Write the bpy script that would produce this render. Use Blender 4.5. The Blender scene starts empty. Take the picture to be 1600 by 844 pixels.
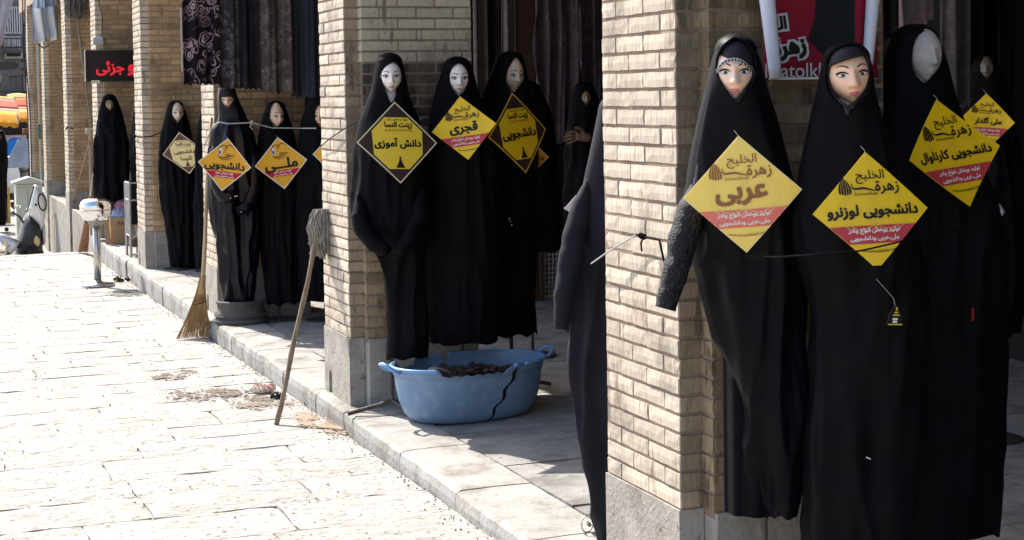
import bpy, bmesh, math, random, unicodedata
import numpy as np
from mathutils import Vector, Matrix, noise as mnoise
R = math.radians
rnd = random.Random(7)
SC = bpy.context.scene
COL = SC.collection
# ------------------------------------------------------------------ camera
F, YAW, PIT, ROL, CY, EYE = 2528.06, .358043, .0404895, -.0164080, 253.78, 1.62
def _cam():
    cy, sy = math.cos(YAW), math.sin(YAW)
    f = np.array([sy, cy, 0.]); r = np.array([cy, -sy, 0.]); u = np.array([0, 0, 1.])
    cp, sp = math.cos(PIT), math.sin(PIT)
    f2 = f*cp-u*sp; u2 = u*cp+f*sp
    cr, sr = math.cos(ROL), math.sin(ROL)
    return r*cr+u2*sr, u2*cr-r*sr, f2
CR, CU, CF = _cam()
cam = bpy.data.cameras.new('camera'); camo = bpy.data.objects.new('camera', cam); COL.objects.link(camo)
m = Matrix(((CR[0], CU[0], -CF[0], 0), (CR[1], CU[1], -CF[1], 0), (CR[2], CU[2], -CF[2], EYE), (0, 0, 0, 1)))
camo.matrix_world = m
cam.sensor_width = 36; cam.lens = F/1600*36; cam.shift_y = -(422-CY)/1600
cam.clip_start = .05; cam.clip_end = 2000
SC.camera = camo
# ------------------------------------------------------------------ light
SUN_EL, SUN_DX, SUN_DY = R(46), -.33, 1.0          # direction towards the sun on the ground
w = bpy.data.worlds.new('World'); SC.world = w; w.use_nodes = True
nt = w.node_tree; bg = nt.nodes['Background']
sky = nt.nodes.new('ShaderNodeTexSky'); sky.sky_type = 'NISHITA'; sky.sun_disc = False
sky.sun_elevation = SUN_EL; sky.sun_rotation = math.atan2(SUN_DX, SUN_DY)
sky.dust_density = 2.0
nt.links.new(sky.outputs[0], bg.inputs[0]); bg.inputs[1].default_value = .15
sl = bpy.data.lights.new('sun', 'SUN'); sl.energy = 4.6; sl.angle = R(.5); sl.color = (1, .95, .87)
so = bpy.data.objects.new('sun', sl); COL.objects.link(so)
n_ = math.hypot(SUN_DX, SUN_DY)
sd = Vector((SUN_DX/n_*math.cos(SUN_EL), SUN_DY/n_*math.cos(SUN_EL), math.sin(SUN_EL)))
so.rotation_euler = sd.to_track_quat('Z', 'Y').to_euler(); so.location = (-3, 8, 12)
vs = SC.view_settings; vs.view_transform = 'Standard'; vs.look = 'None'; vs.gamma = 1; vs.exposure = 1.15
SC.cycles.max_bounces = 8; SC.cycles.diffuse_bounces = 4
# ------------------------------------------------------------------ photo pixel -> place
def ray(x, y): return CR*(x-800)/F - CU*(y-CY)/F + CF
def onY(x, y, Y):
    d = ray(x, y); t = Y/d[1]; return Vector((t*d[0], Y, EYE+t*d[2]))
def onX(x, y, X):
    d = ray(x, y); t = X/d[0]; return Vector((X, t*d[1], EYE+t*d[2]))
def street_z(Y):
    if Y <= 21: return -.075-.011*(Y-6)
    return max(-.8, -.24-.7*(Y-21))
def onZ(x, y, z=0.):
    d = ray(x, y); t = (z-EYE)/d[2]; return Vector((t*d[0], t*d[1], z))
def onS(x, y):
    p = onZ(x, y, -.1)
    for _ in range(6): p = onZ(x, y, street_z(p.y))
    return p
# ------------------------------------------------------------------ object helpers
class MB:
    def __init__(s): s.v = []; s.f = []; s.mi = []; s.cur = 0
    def V(s, p): s.v.append(tuple(p)); return len(s.v)-1
    def Fc(s, *i): s.f.append(tuple(i)); s.mi.append(s.cur)
    def poly(s, pts): s.Fc(*[s.V(p) for p in pts])
    def box(s, x0, x1, y0, y1, z0, z1, T=None):
        P = [(x0,y0,z0),(x1,y0,z0),(x1,y1,z0),(x0,y1,z0),(x0,y0,z1),(x1,y0,z1),(x1,y1,z1),(x0,y1,z1)]
        if T: P = [T(p) for p in P]
        a = [s.V(p) for p in P]
        for q in ((0,3,2,1),(4,5,6,7),(0,1,5,4),(1,2,6,5),(2,3,7,6),(3,0,4,7)): s.Fc(*[a[i] for i in q])
    def bevbox(s, x0, x1, y0, y1, z0, z1, b=.01, T=None):
        lay = [(z0, b), (z0+b, 0), (z1-b, 0), (z1, b)]
        rings = []
        for z, i in lay:
            P = [(x0+b+i,y0+i,z),(x1-b-i,y0+i,z),(x1-i,y0+b+i,z),(x1-i,y1-b-i,z),(x1-b-i,y1-i,z),(x0+b+i,y1-i,z),(x0+i,y1-b-i,z),(x0+i,y0+b+i,z)]
            if T: P = [T(p) for p in P]
            rings.append([s.V(p) for p in P])
        for a, c in zip(rings, rings[1:]):
            for k in range(8): s.Fc(a[k], a[(k+1)%8], c[(k+1)%8], c[k])
        s.Fc(*reversed(rings[0])); s.Fc(*rings[-1])
    def tube(s, path, rad, n=8, caps=True, flat=1.0):
        path = [Vector(p) for p in path]; N = len(path)
        if not hasattr(rad, '__len__'): rad = [rad]*N
        rings = []; ref = None
        for i, p in enumerate(path):
            d = (path[min(i+1, N-1)]-path[max(i-1, 0)]).normalized()
            if ref is None: ref = d.orthogonal().normalized()
            ref = (ref-d*ref.dot(d)).normalized(); b = d.cross(ref)
            rings.append([s.V(p+(ref*math.cos(2*math.pi*k/n)+b*math.sin(2*math.pi*k/n)*flat)*rad[i]) for k in range(n)])
        for a, c in zip(rings, rings[1:]):
            for k in range(n): s.Fc(a[k], a[(k+1)%n], c[(k+1)%n], c[k])
        if caps: s.Fc(*reversed(rings[0])); s.Fc(*rings[-1])
    def lathe(s, prof, c=(0,0,0), n=24, sx=1, sy=1):
        rings = [[s.V((c[0]+r*sx*math.cos(2*math.pi*k/n), c[1]+r*sy*math.sin(2*math.pi*k/n), c[2]+z)) for k in range(n)] for r, z in prof]
        for a, b in zip(rings, rings[1:]):
            for k in range(n): s.Fc(a[k], a[(k+1)%n], b[(k+1)%n], b[k])
        if prof[0][0] > 1e-4: s.Fc(*reversed(rings[0]))
        if prof[-1][0] > 1e-4: s.Fc(*rings[-1])
    def grid(s, fn, nu, nv):
        g = [[s.V(fn(i/(nu-1), j/(nv-1))) for i in range(nu)] for j in range(nv)]
        for j in range(nv-1):
            for i in range(nu-1): s.Fc(g[j][i], g[j][i+1], g[j+1][i+1], g[j+1][i])
    def mesh(s, name, mats, smooth=False):
        me = bpy.data.meshes.new(name); me.from_pydata(s.v, [], s.f)
        for mm in (mats if isinstance(mats, (list, tuple)) else [mats]): me.materials.append(mm)
        if any(s.mi): me.polygons.foreach_set('material_index', s.mi)
        if smooth: me.polygons.foreach_set('use_smooth', [True]*len(s.f))
        me.update(); return me
    def build(s, name, mats, parent=None, smooth=False, solid=0, loc=None, weld=False):
        me = s.mesh(name, mats, smooth)
        if weld:
            bm = bmesh.new(); bm.from_mesh(me); bmesh.ops.remove_doubles(bm, verts=bm.verts, dist=2e-5); bm.to_mesh(me); bm.free()
        o = bpy.data.objects.new(name, me); COL.objects.link(o)
        if parent: o.parent = parent
        if loc: o.location = loc
        if solid:
            md = o.modifiers.new('thickness', 'SOLIDIFY'); md.thickness = solid; md.offset = 0
        return o
def tag(o, label=None, cat=None, group=None, kind=None):
    if label: o['label'] = label
    if cat: o['category'] = cat
    if group: o['group'] = group
    if kind: o['kind'] = kind
    return o
def thing(name, label, cat, loc=(0,0,0), rz=0, group=None):
    o = bpy.data.objects.new(name, None); COL.objects.link(o); o.location = loc; o.rotation_euler = (0,0,rz)
    o.empty_display_size = .1
    return tag(o, label, cat, group)
# ------------------------------------------------------------------ materials
_M = {}
def M(name, c1, c2=None, scale=4., rough=.85, bump=0., bscale=40., st=(1,1,1), metal=0., var=0., sheen=0., detail=5., spec=.3, lo=.35, hi=.65, c3=None, s3=30., l3=(.6,.68), coat=0., grime=None, world=False, trans=0, alpha=1):
    if name in _M: return _M[name]
    m = bpy.data.materials.new(name); m.use_nodes = True; nt = m.node_tree; N = nt.nodes; L = nt.links
    b = N['Principled BSDF']
    b.inputs['Roughness'].default_value = rough; b.inputs['Metallic'].default_value = metal
    b.inputs['Specular IOR Level'].default_value = spec
    if sheen: b.inputs['Sheen Weight'].default_value = sheen; b.inputs['Sheen Roughness'].default_value = .5
    if coat: b.inputs['Coat Weight'].default_value = coat; b.inputs['Coat Roughness'].default_value = .1
    if trans: b.inputs['Transmission Weight'].default_value = trans
    if alpha < 1: b.inputs['Alpha'].default_value = alpha
    if world: tc = N.new('ShaderNodeNewGeometry').outputs['Position']
    else: tc = N.new('ShaderNodeTexCoord').outputs['Object']
    mp = N.new('ShaderNodeMapping'); mp.inputs['Scale'].default_value = st; L.new(tc, mp.inputs[0])
    if not world:
        oi = N.new('ShaderNodeObjectInfo'); sc = N.new('ShaderNodeVectorMath'); sc.operation = 'SCALE'; sc.inputs[0].default_value = (37, 17, 29)
        L.new(oi.outputs['Random'], sc.inputs['Scale']); L.new(sc.outputs[0], mp.inputs['Location'])
    def noise(s, d=detail):
        n = N.new('ShaderNodeTexNoise'); n.inputs['Scale'].default_value = s; n.inputs['Detail'].default_value = d
        n.inputs['Roughness'].default_value = .6; L.new(mp.outputs[0], n.inputs['Vector']); return n.outputs['Fac']
    def ramp(fac, a, c):
        r = N.new('ShaderNodeMapRange'); r.inputs['From Min'].default_value = a; r.inputs['From Max'].default_value = c; L.new(fac, r.inputs[0]); return r.outputs[0]
    def mix(fac, a, c, typ='MIX'):
        x = N.new('ShaderNodeMix'); x.data_type = 'RGBA'; x.blend_type = typ
        for s_, v in ((0, fac), (6, a), (7, c)):
            if hasattr(v, 'is_output') or hasattr(v, 'links'): L.new(v, x.inputs[s_])
            elif s_ == 0: x.inputs[0].default_value = v
            else: x.inputs[s_].default_value = (*v, 1)
        return x.outputs[2]
    col = None
    if c2: col = mix(ramp(noise(scale), lo, hi), c1, c2)
    if c3: col = mix(ramp(noise(s3, 3.), *l3), col if col else c1, c3)
    if grime:
        gc, gs, ga, gb, gm_ = grime
        gp = N.new('ShaderNodeNewGeometry').outputs['Position']; gn = N.new('ShaderNodeTexNoise'); gn.inputs['Scale'].default_value = gs; gn.inputs['Detail'].default_value = 7; gn.inputs['Roughness'].default_value = .68; L.new(gp, gn.inputs['Vector'])
        gr = N.new('ShaderNodeMapRange'); gr.inputs['From Min'].default_value = ga; gr.inputs['From Max'].default_value = gb; gr.inputs['To Max'].default_value = gm_; L.new(gn.outputs['Fac'], gr.inputs[0])
        col = mix(gr.outputs[0], col if col else c1, gc)
    if var:
        oi2 = N.new('ShaderNodeObjectInfo'); r = N.new('ShaderNodeMapRange'); r.inputs['To Min'].default_value = 1-var; r.inputs['To Max'].default_value = 1+var*.7
        L.new(oi2.outputs['Random'], r.inputs[0])
        cmb = N.new('ShaderNodeCombineColor')
        for i in range(3): L.new(r.outputs[0], cmb.inputs[i])
        col = mix(1., col if col else c1, cmb.outputs[0], 'MULTIPLY')
    if col: L.new(col, b.inputs['Base Color'])
    else: b.inputs['Base Color'].default_value = (*c1, 1)
    if bump:
        bn = N.new('ShaderNodeBump'); bn.inputs['Distance'].default_value = bump; bn.inputs['Strength'].default_value = 1
        L.new(noise(bscale), bn.inputs['Height']); L.new(bn.outputs[0], b.inputs['Normal'])
    _M[name] = m; return m
def mdark(): return M('black cloth', (.0034,.0034,.0045), (.0056,.0054,.0068), 3, rough=.6, sheen=.0, spec=.055, bump=.0006, bscale=220)
def msatin(): return M('satin black cloth', (.0025,.0022,.0055), (.004,.0035,.008), 3, rough=.30, spec=.22, sheen=.0, bump=.0006, bscale=200)
MORTAR = M('mortar', (.31,.225,.17), (.19,.14,.105), 6, bump=.003, bscale=90, world=True)
# fired brick seen raking: vertical streaks
def brickmat(name, c1, c2, c3, var, l3=(.6,.72), bump=.0035):
    return M(name, c1, c2, 5, rough=.9, var=var, st=(26,26,4.5), world=True, bump=bump, bscale=2.2, c3=c3, s3=.9, l3=l3, detail=6, grime=(tuple(q*.38 for q in c2), 3.2, .50, .70, .75))
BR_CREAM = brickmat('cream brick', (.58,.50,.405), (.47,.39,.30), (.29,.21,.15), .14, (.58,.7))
BR_SIDE = brickmat('shaded brick side with soot', (.34,.265,.185), (.25,.19,.13), (.12,.09,.065), .2, (.54,.66))  # sides of the cream bricks, with shade and some soot put into the colour
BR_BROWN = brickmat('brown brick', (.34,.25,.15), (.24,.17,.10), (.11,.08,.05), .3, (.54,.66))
BR_DARK = brickmat('sooty and shaded brick', (.20,.145,.10), (.12,.09,.065), (.06,.045,.035), .35, (.5,.6))
BR_PAINT = brickmat('whitewashed brick', (.50,.45,.34), (.40,.36,.27), (.20,.17,.13), .12, (.62,.7))
BR_TAN = brickmat('tan brick', (.50,.335,.18), (.38,.245,.125), (.19,.12,.065), .24, (.6,.72))
STONE_P = M('plinth stone', (.37,.34,.30), (.27,.245,.21), 7, grime=((.11,.095,.08), 5, .52, .72, .6), rough=.9, bump=.006, bscale=60, var=.06, c3=(.15,.13,.11), s3=25, l3=(.64,.72), world=True)
STREET = M('street stone', (.40,.385,.365), (.315,.295,.27), 7, rough=.95, bump=.019, bscale=17, var=.04, st=(1,1.7,1), c3=(.13,.115,.10), s3=26, l3=(.60,.66), world=True, detail=8)
KERB = M('kerb stone', (.36,.345,.325), (.26,.24,.215), 4, grime=((.12,.10,.08), 4, .52, .72, .7), rough=.92, bump=.006, bscale=40, var=.07, c3=(.2,.175,.15), s3=18, l3=(.66,.74), world=True)
FLOOR = M('pavement stone', (.32,.308,.29), (.225,.215,.20), 5, grime=((.09,.08,.07), 2.5, .5, .72, .7), rough=.9, bump=.007, bscale=22, var=.1, c3=(.12,.11,.10), s3=22, l3=(.63,.7), world=True)
DIRT = M('joint dirt', (.30,.25,.20), (.17,.14,.11), 12, bump=.004, bscale=60, world=True)
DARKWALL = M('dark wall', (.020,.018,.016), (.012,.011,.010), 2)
STEEL = M('brushed steel', (.55,.54,.52), (.42,.41,.40), 9, rough=.28, metal=1)
IRON = M('rusty iron', (.10,.085,.075), (.05,.04,.035), 30, rough=.6, metal=.4)
WOOD = M('worn wood', (.30,.22,.145), (.16,.115,.08), 5, rough=.75, st=(8,8,1), bump=.001, bscale=30)
# ================================================================== SETTING
gm = MB(); ys = [-40,-20,0,4.4]+[6+i for i in range(0,15)]+[21,21.4,21.8,23,30,60,200,900]
for a, b in zip(ys, ys[1:]):
    def zz(Y): return (street_z(Y) if Y > 4 else street_z(4.4))-.016
    gm.poly([(-300,a,zz(a)),(2.3,a,zz(a)),(2.3,b,zz(b)),(-300,b,zz(b))])
street = tag(gm.build('street', M('street ground', (.36,.33,.295), (.22,.195,.165), 2.2, rough=.95, bump=.01, bscale=14, world=True)), kind='structure')
gm = MB(); gm.box(2.3, 300, -60, 20.2, -.6, -.022); gm.box(2.5, 300, 20.2, 900, -1.3, -.9)
tag(gm.build('ground', DIRT), kind='structure')
# street paving slabs, laid in courses across the street
def slab(x0, x1, y0, y1, zf, top_j=.003, nx=9, ny=5, drop=.02, mat=STREET, name='paving_slab', parent=street):
    b = MB(); jit = lambda a: rnd.uniform(-a, a)
    P = []
    tilt = (jit(.003), jit(.004))
    for j in range(ny):
        row = []
        for i in range(nx):
            u, v = i/(nx-1), j/(ny-1)
            ed = i in (0, nx-1) or j in (0, ny-1)
            x = x0+(x1-x0)*u+(jit(.010) if ed else jit(.01)); y = y0+(y1-y0)*v+(jit(.008) if ed else jit(.01))
            z = zf(y)+jit(top_j)+(u-.5)*tilt[0]+(v-.5)*tilt[1]-(.005 if ed else 0)
            row.append(b.V((x, y, z)))
        P.append(row)
    for j in range(ny-1):
        for i in range(nx-1): b.Fc(P[j][i], P[j][i+1], P[j+1][i+1], P[j+1][i])
    bd = P[0][:]+[P[j][-1] for j in range(1, ny)]+P[-1][-2::-1]+[P[j][0] for j in range(ny-2, 0, -1)]
    lo = [b.V((b.v[i][0], b.v[i][1], b.v[i][2]-drop)) for i in bd]
    for k in range(len(bd)): b.Fc(bd[(k+1) % len(bd)], bd[k], lo[k], lo[(k+1) % len(bd)])
    return b.build(name, mat, parent)
Y = 4.65; count = 0
while Y < 20.95:
    h = rnd.uniform(.33, .46)
    if Y+h > 20.8: h = 21-Y
    x = -.75+rnd.uniform(-.3, .3) if Y < 9 else -.2+rnd.uniform(-.3, .3)
    while x < 2.07:
        L_ = rnd.uniform(.5, .95); x1 = x+L_
        if x1 > 1.75: x1 = 2.075
        g = rnd.choice([.0015, .003, .004, .0075])
        slab(x+g*.6, x1-g*.6, Y+g*.7, Y+h-g*.7, street_z); count += 1
        x = x1
    Y += h
# kerb and inner pavement
pave = MB(); pave.box(2.12, 6.4, -2, 20.1, -.5, -.02)
pavement = tag(pave.build('pavement', DIRT), kind='structure')
Y = 3.2; X0, X1 = 2.08, 2.42
Y = 4.65-.82*2
kn = 0
while Y < 20:
    L_ = .82 if Y < 12 else rnd.choice([.6,.75,.9]); y1 = min(Y+L_, 20.1)
    b = MB(); dx = rnd.uniform(-.012, .012); ny = 9
    prof = [(X0+.012+dx, -.34), (X0+dx, -.05), (X0+.006+dx, -.014), (X0+.028+dx, 0), (X0+.17, 0), (X1-.008, -.001), (X1-.004, -.02)]
    rows = []
    for j in range(ny):
        t = j/(ny-1); yy = Y+.005+(y1-Y-.01)*t
        chip = rnd.uniform(0, .005)*(1 if rnd.random() < .85 else 3.5)
        rows.append([b.V((px+(chip if k in (1,2,3) else 0)+rnd.uniform(-.002,.002), yy, pz-(chip*.6 if k == 3 else 0)+rnd.uniform(-.0015,.0015))) for k, (px, pz) in enumerate(prof)])
    for j in range(ny-1):
        for k in range(len(prof)-1): b.Fc(rows[j][k], rows[j][k+1], rows[j+1][k+1], rows[j+1][k])
    b.Fc(*reversed(rows[0])); b.Fc(*rows[-1])
    b.build('kerb_stone', KERB, pavement); Y = y1; kn += 1
Y = 3.3; r_ = 0
while Y < 20:
    h = rnd.uniform(.62, .95); x = X1+.004; first = True
    while x < 5.9:
        L_ = rnd.uniform(.6, 1.1); x1 = min(x+L_, 6.2)
        if 6.2-x1 < .3: x1 = 6.2
        slab(x+.004, x1-.004, Y+.004, min(Y+h, 20.1)-.004, lambda y: -.001, top_j=.0018, nx=6, ny=5, mat=FLOOR, name='floor_slab', parent=pavement)
        x = x1
    Y += h
# low walls joining the farther pillars, where the street drops away
for (a, c) in ((20.5, 23.85), (24.4, 27.75), (28.35, 31.6)):
    b = MB(); b.bevbox(2.2, 5.8, a, c, -1.0, .11, .006)
    wl = thing('low_wall', {20.5: 'low pale stone wall just beyond the red lettered sign pillar', 24.4: 'short low wall between the two farther brick pillars', 28.35: 'farthest low wall by the pale cabinet'}[a], 'wall', (0,0,0))
    n = 5
    for i in range(n):
        s_ = MB(); s_.bevbox(2.185, 2.25, a+(c-a)*i/n+.003, a+(c-a)*(i+1)/n-.003, -.99, .125, .004); s_.build('facing_slab', STONE_P, wl)
    b.build('wall_core', STONE_P, wl)
# ------------------------------------------------------------------ brick meshes
CP, BH, Z0 = .058, .0465, .36
def brickmesh(L_, D, k):
    b = MB(); r = random.Random(k*7+int(L_*1000)); nx = 6 if L_ > .15 else 4; nz = 3
    g = []
    c = r.choice([0, 0, 0, 0, .002, .004]); cc = r.choice([0, nx-1])
    for j in range(nz):
        row = []
        for i in range(nx):
            ed = i in (0, nx-1) or j in (0, nz-1)
            y = (.0016 if ed else 0)+r.uniform(-.0003, .0003)
            if i == cc and j in (0, nz-1): y += c
            x = -L_/2+L_*i/(nx-1)+(r.uniform(-.002, .002) if ed else 0); z = BH*j/(nz-1)+(r.uniform(-.0013, .0013) if ed else 0)
            row.append(b.V((x, y, z)))
        g.append(row)
    for j in range(nz-1):
        for i in range(nx-1): b.Fc(g[j][i], g[j][i+1], g[j+1][i+1], g[j+1][i])
    bd = g[0][:]+[g[j][-1] for j in range(1, nz)]+g[-1][-2::-1]+[g[j][0] for j in range(nz-2, 0, -1)]
    fr = [b.V((b.v[i][0]*1.006, .007, b.v[i][2])) for i in bd]
    bk = [b.V((b.v[i][0], D, b.v[i][2])) for i in fr]
    for k_ in range(len(bd)):
        n = (k_+1) % len(bd)
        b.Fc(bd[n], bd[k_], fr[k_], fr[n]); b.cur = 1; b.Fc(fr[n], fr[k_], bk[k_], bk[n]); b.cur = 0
    return b
_bm = {}
near_ = True
def bmesh_for(L_, D, mat):
    k = rnd.randrange(6); key = (round(L_, 3), D, mat.name, k, near_)
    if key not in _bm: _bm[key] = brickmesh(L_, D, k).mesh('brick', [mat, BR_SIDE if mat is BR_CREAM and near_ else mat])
    return _bm[key]
def put_brick(parent, cx, cy, z, L_, D, face, mat, acc=None):
    """face 'S' looks to -Y, 'W' to -X"""
    off = rnd.uniform(-.0025, .0025)
    if acc is None:
        o = bpy.data.objects.new('brick', bmesh_for(L_, D, mat)); COL.objects.link(o); o.parent = parent
        o.location = (cx, cy+off, z) if face == 'S' else (cx+off, cy, z)
        o.rotation_euler = (0, 0, rnd.uniform(-.006,.006) + (0 if face == 'S' else -math.pi/2))
    else:
        a = brickmesh(L_, D, rnd.randrange(6)); n = len(acc.v)
        for (x, y, z_) in a.v:
            acc.v.append((cx+x, cy+y+off, z+z_) if face == 'S' else (cx+y+off, cy-x, z+z_))
        for f in a.f: acc.Fc(*[n+i for i in f])
PILLARS = [(4.37,1.98), (8.26,2.2), (12.13,2.45), (16.03,2.7), (19.95,2.95), (23.85,3.15), (27.75,3.4), (31.3,3.6)]
PLAB = ['nearest brick pillar, lit cream face beside the dark blue garment', 'brick pillar with whitewashed upper bricks, behind the blue tub', 'brick pillar mostly hidden by hanging cloths, straw broom leaning on it',
        'brick pillar with a dark rope round it, beside the cardboard box', 'brick pillar behind the red lettered sign', 'brick pillar with a mop hanging on it',
        'brick pillar below the hanging plastic sheet', 'farthest brick pillar, a narrow strip at the arcade end']
ROOF = 3.45
for i, (Yp, ztop) in enumerate(PILLARS):
    near_ = i < 3
    p = thing('brick_pillar', PLAB[i], 'pillar', (0,0,0))
    yl = Yp+.55; xs, xe = 2.16, 2.85
    zb = Z0 if i < 5 else .36
    c = MB(); c.box(xs+.0055, 2.26, Yp+.0055, yl-.0055, Z0-.02, ROOF); c.box(2.242, xe-.007, Yp-.0675, yl+.063, Z0-.02, ROOF)
    c.build('mortar_core', MORTAR, p)
    base = 0 if i < 4 else (-.3 if i == 4 else -1.0)
    # plinth: drain notch at the foot of the street face
    b = MB()
    ns = 1 if i < 5 else 2
    for s_ in range(ns):
        za = base+(Z0-base)*s_/ns+(.003 if s_ else -.02); zc = base+(Z0-base)*(s_+1)/ns
        if s_ == 0 and i < 4:
            # front block with arched notch: outline extruded in X
            yn = yl-.13; hw = .035
            pts = [(Yp,za),(yn-hw,za),(yn-hw,.09)]+[(yn-hw*math.cos(t*math.pi/6),.09+.04*math.sin(t*math.pi/6)) for t in range(1,6)]+[(yn+hw,.09),(yn+hw,za),(yl,za),(yl,zc),(Yp,zc)]
            f1 = [b.V((xs-.003,y,z)) for y, z in pts]; f2 = [b.V((2.24,y,z)) for y, z in pts]
            b.Fc(*reversed(f1)); b.Fc(*f2)
            for k in range(len(pts)): b.Fc(f1[k], f1[(k+1)%len(pts)], f2[(k+1)%len(pts)], f2[k])
        else: b.bevbox(xs-.003, 2.24, Yp, yl, za, zc, .003)
        o = b.build('plinth_stone', STONE_P, p); b = MB()
        b.bevbox(2.243, xe+.003, Yp-.078, yl+.078, za, zc, .003); b.build('plinth_stone', STONE_P, p); b = MB()
        b.box(2.2425, 2.2435+.003, Yp-.07, yl+.07, za+.01, zc-.01); b = MB()
    acc = MB(); accb = MB(); accc = MB()
    ncr = int((ROOF-Z0)/CP)
    front = BR_CREAM if i < 3 else BR_CREAM
    for r in range(ncr):
        z = Z0+.006+r*CP; vis = z < ztop and i < 6
        k1 = vis
        # street face (-X), pilaster
        cuts = [.105, .22, .205] if r % 2 else [.22, .20, .11]
        y = Yp+.002
        for c_ in cuts:
            L_ = c_*(.546/sum(cuts))-.009
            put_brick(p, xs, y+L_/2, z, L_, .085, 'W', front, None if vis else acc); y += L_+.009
        # side reveal of the main body (-X strip) and its camera face (-Y)
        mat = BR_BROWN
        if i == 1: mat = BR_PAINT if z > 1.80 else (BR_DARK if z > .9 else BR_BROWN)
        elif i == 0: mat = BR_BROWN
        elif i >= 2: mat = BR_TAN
        cuts = [.10, .205, .205, .10] if r % 2 else [.205, .205, .205]
        x = 2.237
        for q, c_ in enumerate(cuts):
            L_ = c_*(.612/sum(cuts))-.009
            use = (accb if mat is not BR_PAINT else accc)
            mq = BR_DARK if (i == 0 and q >= 2 and z > .8) else mat  # darker bricks here carry the shade of the nearest mannequin
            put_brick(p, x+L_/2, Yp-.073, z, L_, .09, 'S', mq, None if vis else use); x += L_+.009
    acc.build('upper_bricks', front, p)['kind'] = 'stuff'
    if accb.v: accb.build('upper_bricks', BR_TAN if i >= 2 else BR_BROWN, p)['kind'] = 'stuff'
    if accc.v: accc.build('upper_bricks', BR_PAINT, p)['kind'] = 'stuff'
# building over the arcade, back wall of the shops
b = MB(); b.box(2.2, 12, -3, 34, ROOF, 8.5); o = tag(b.build('arcade_building', M('facade brick', (.40,.30,.2), (.3,.22,.15), 6, world=True)), 'long brick building whose upper storey rests on the arcade pillars', 'building')
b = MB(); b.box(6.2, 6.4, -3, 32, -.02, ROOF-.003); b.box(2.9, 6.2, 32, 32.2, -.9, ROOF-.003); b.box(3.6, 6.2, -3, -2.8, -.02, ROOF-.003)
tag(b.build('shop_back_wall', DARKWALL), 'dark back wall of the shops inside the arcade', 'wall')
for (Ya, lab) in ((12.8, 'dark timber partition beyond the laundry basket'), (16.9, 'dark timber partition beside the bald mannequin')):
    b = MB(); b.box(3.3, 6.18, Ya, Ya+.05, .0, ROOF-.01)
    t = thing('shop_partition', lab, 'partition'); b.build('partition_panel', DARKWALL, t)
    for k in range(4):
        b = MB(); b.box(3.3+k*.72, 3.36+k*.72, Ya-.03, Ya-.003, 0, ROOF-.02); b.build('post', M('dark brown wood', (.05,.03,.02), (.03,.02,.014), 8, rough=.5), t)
# ================================================================== LETTERING
FORMS = {}
_pos = {'isolated':0,'final':1,'initial':2,'medial':3}
for cp in list(range(0xFB50,0xFDFF))+list(range(0xFE70,0xFEFD)):
    d = unicodedata.decomposition(chr(cp)).split()
    if len(d) == 2 and d[0].strip('<>') in _pos: FORMS.setdefault(int(d[1],16),[None]*4)[_pos[d[0].strip('<>')]] = cp
def shape(s):
    if not any('\u0600' <= c <= '\u06ff' for c in s): return s
    out = []; n = len(s); info = lambda c: FORMS.get(ord(c))
    for i, c in enumerate(s):
        f = info(c)
        if c == 'ـ': out.append(c); continue
        if not f: out.append(c); continue
        pc = s[i-1] if i else ''; qc = s[i+1] if i+1 < n else ''
        p = info(pc) if pc else None; q = info(qc) if qc else None
        jp = (pc == 'ـ' or bool(p and p[2])) and bool(f[1]); jn = bool(f[2]) and (qc == 'ـ' or bool(q and q[1]))
        k = 3 if jp and jn else 1 if jp else 2 if jn else 0
        out.append(chr(f[k] or f[0]))
    return ''.join(reversed(out))
_tx = {}
def text_rects(s, bold=.012, bands=44, slant=0):
    key = (s, bold, bands)
    if key in _tx: return _tx[key]
    c = bpy.data.curves.new('t', 'FONT'); c.body = shape(s); c.fill_mode = 'NONE'; c.resolution_u = 4
    o = bpy.data.objects.new('t', c); COL.objects.link(o); bpy.context.view_layer.update()
    me = o.to_mesh(); v = [(q.co.x, q.co.y) for q in me.vertices]; E = []
    n = len(v)
    for e in me.edges:
        a, b = e.vertices
        if abs(a-b) != 1: a, b = max(a, b), min(a, b)      # closing edge
        elif a > b: a, b = b, a
        E.append((v[a], v[b]))
    # a two-point gap closing edge in a 3+ loop runs from the last point to the first
    o.to_mesh_clear(); bpy.data.objects.remove(o); bpy.data.curves.remove(c)
    y0 = min(p[1] for p in v)-bold; y1 = max(p[1] for p in v)+bold
    nb = max(6, int((y1-y0)*bands)); dy = (y1-y0)/nb; out = []
    for k in range(nb):
        ym = y0+(k+.5)*dy; iv = []
        for sy in (-bold, 0, bold):
            y = ym+sy; xs = []
            for (a, b) in E:
                if (a[1] <= y) != (b[1] <= y):
                    xs.append((a[0]+(b[0]-a[0])*(y-a[1])/(b[1]-a[1]), 1 if b[1] > a[1] else -1))
            xs.sort(); wn = 0
            for x, s_ in xs:
                if wn == 0: st = x
                wn += s_
                if wn == 0: iv.append([st-bold*1.2, x+bold*1.2])
        iv.sort(); mg = []
        for a in iv:
            if mg and a[0] <= mg[-1][1]: mg[-1][1] = max(mg[-1][1], a[1])
            else: mg.append(a[:])
        out += [(a[0], a[1], y0+k*dy, y0+(k+1)*dy) for a in mg]
    xa = min(r[0] for r in out); xb = max(r[1] for r in out)
    out = [(a-(xa+xb)/2, b-(xa+xb)/2, c, d) for a, b, c, d in out]
    _tx[key] = (out, xb-xa, y0, y1); return _tx[key]
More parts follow.
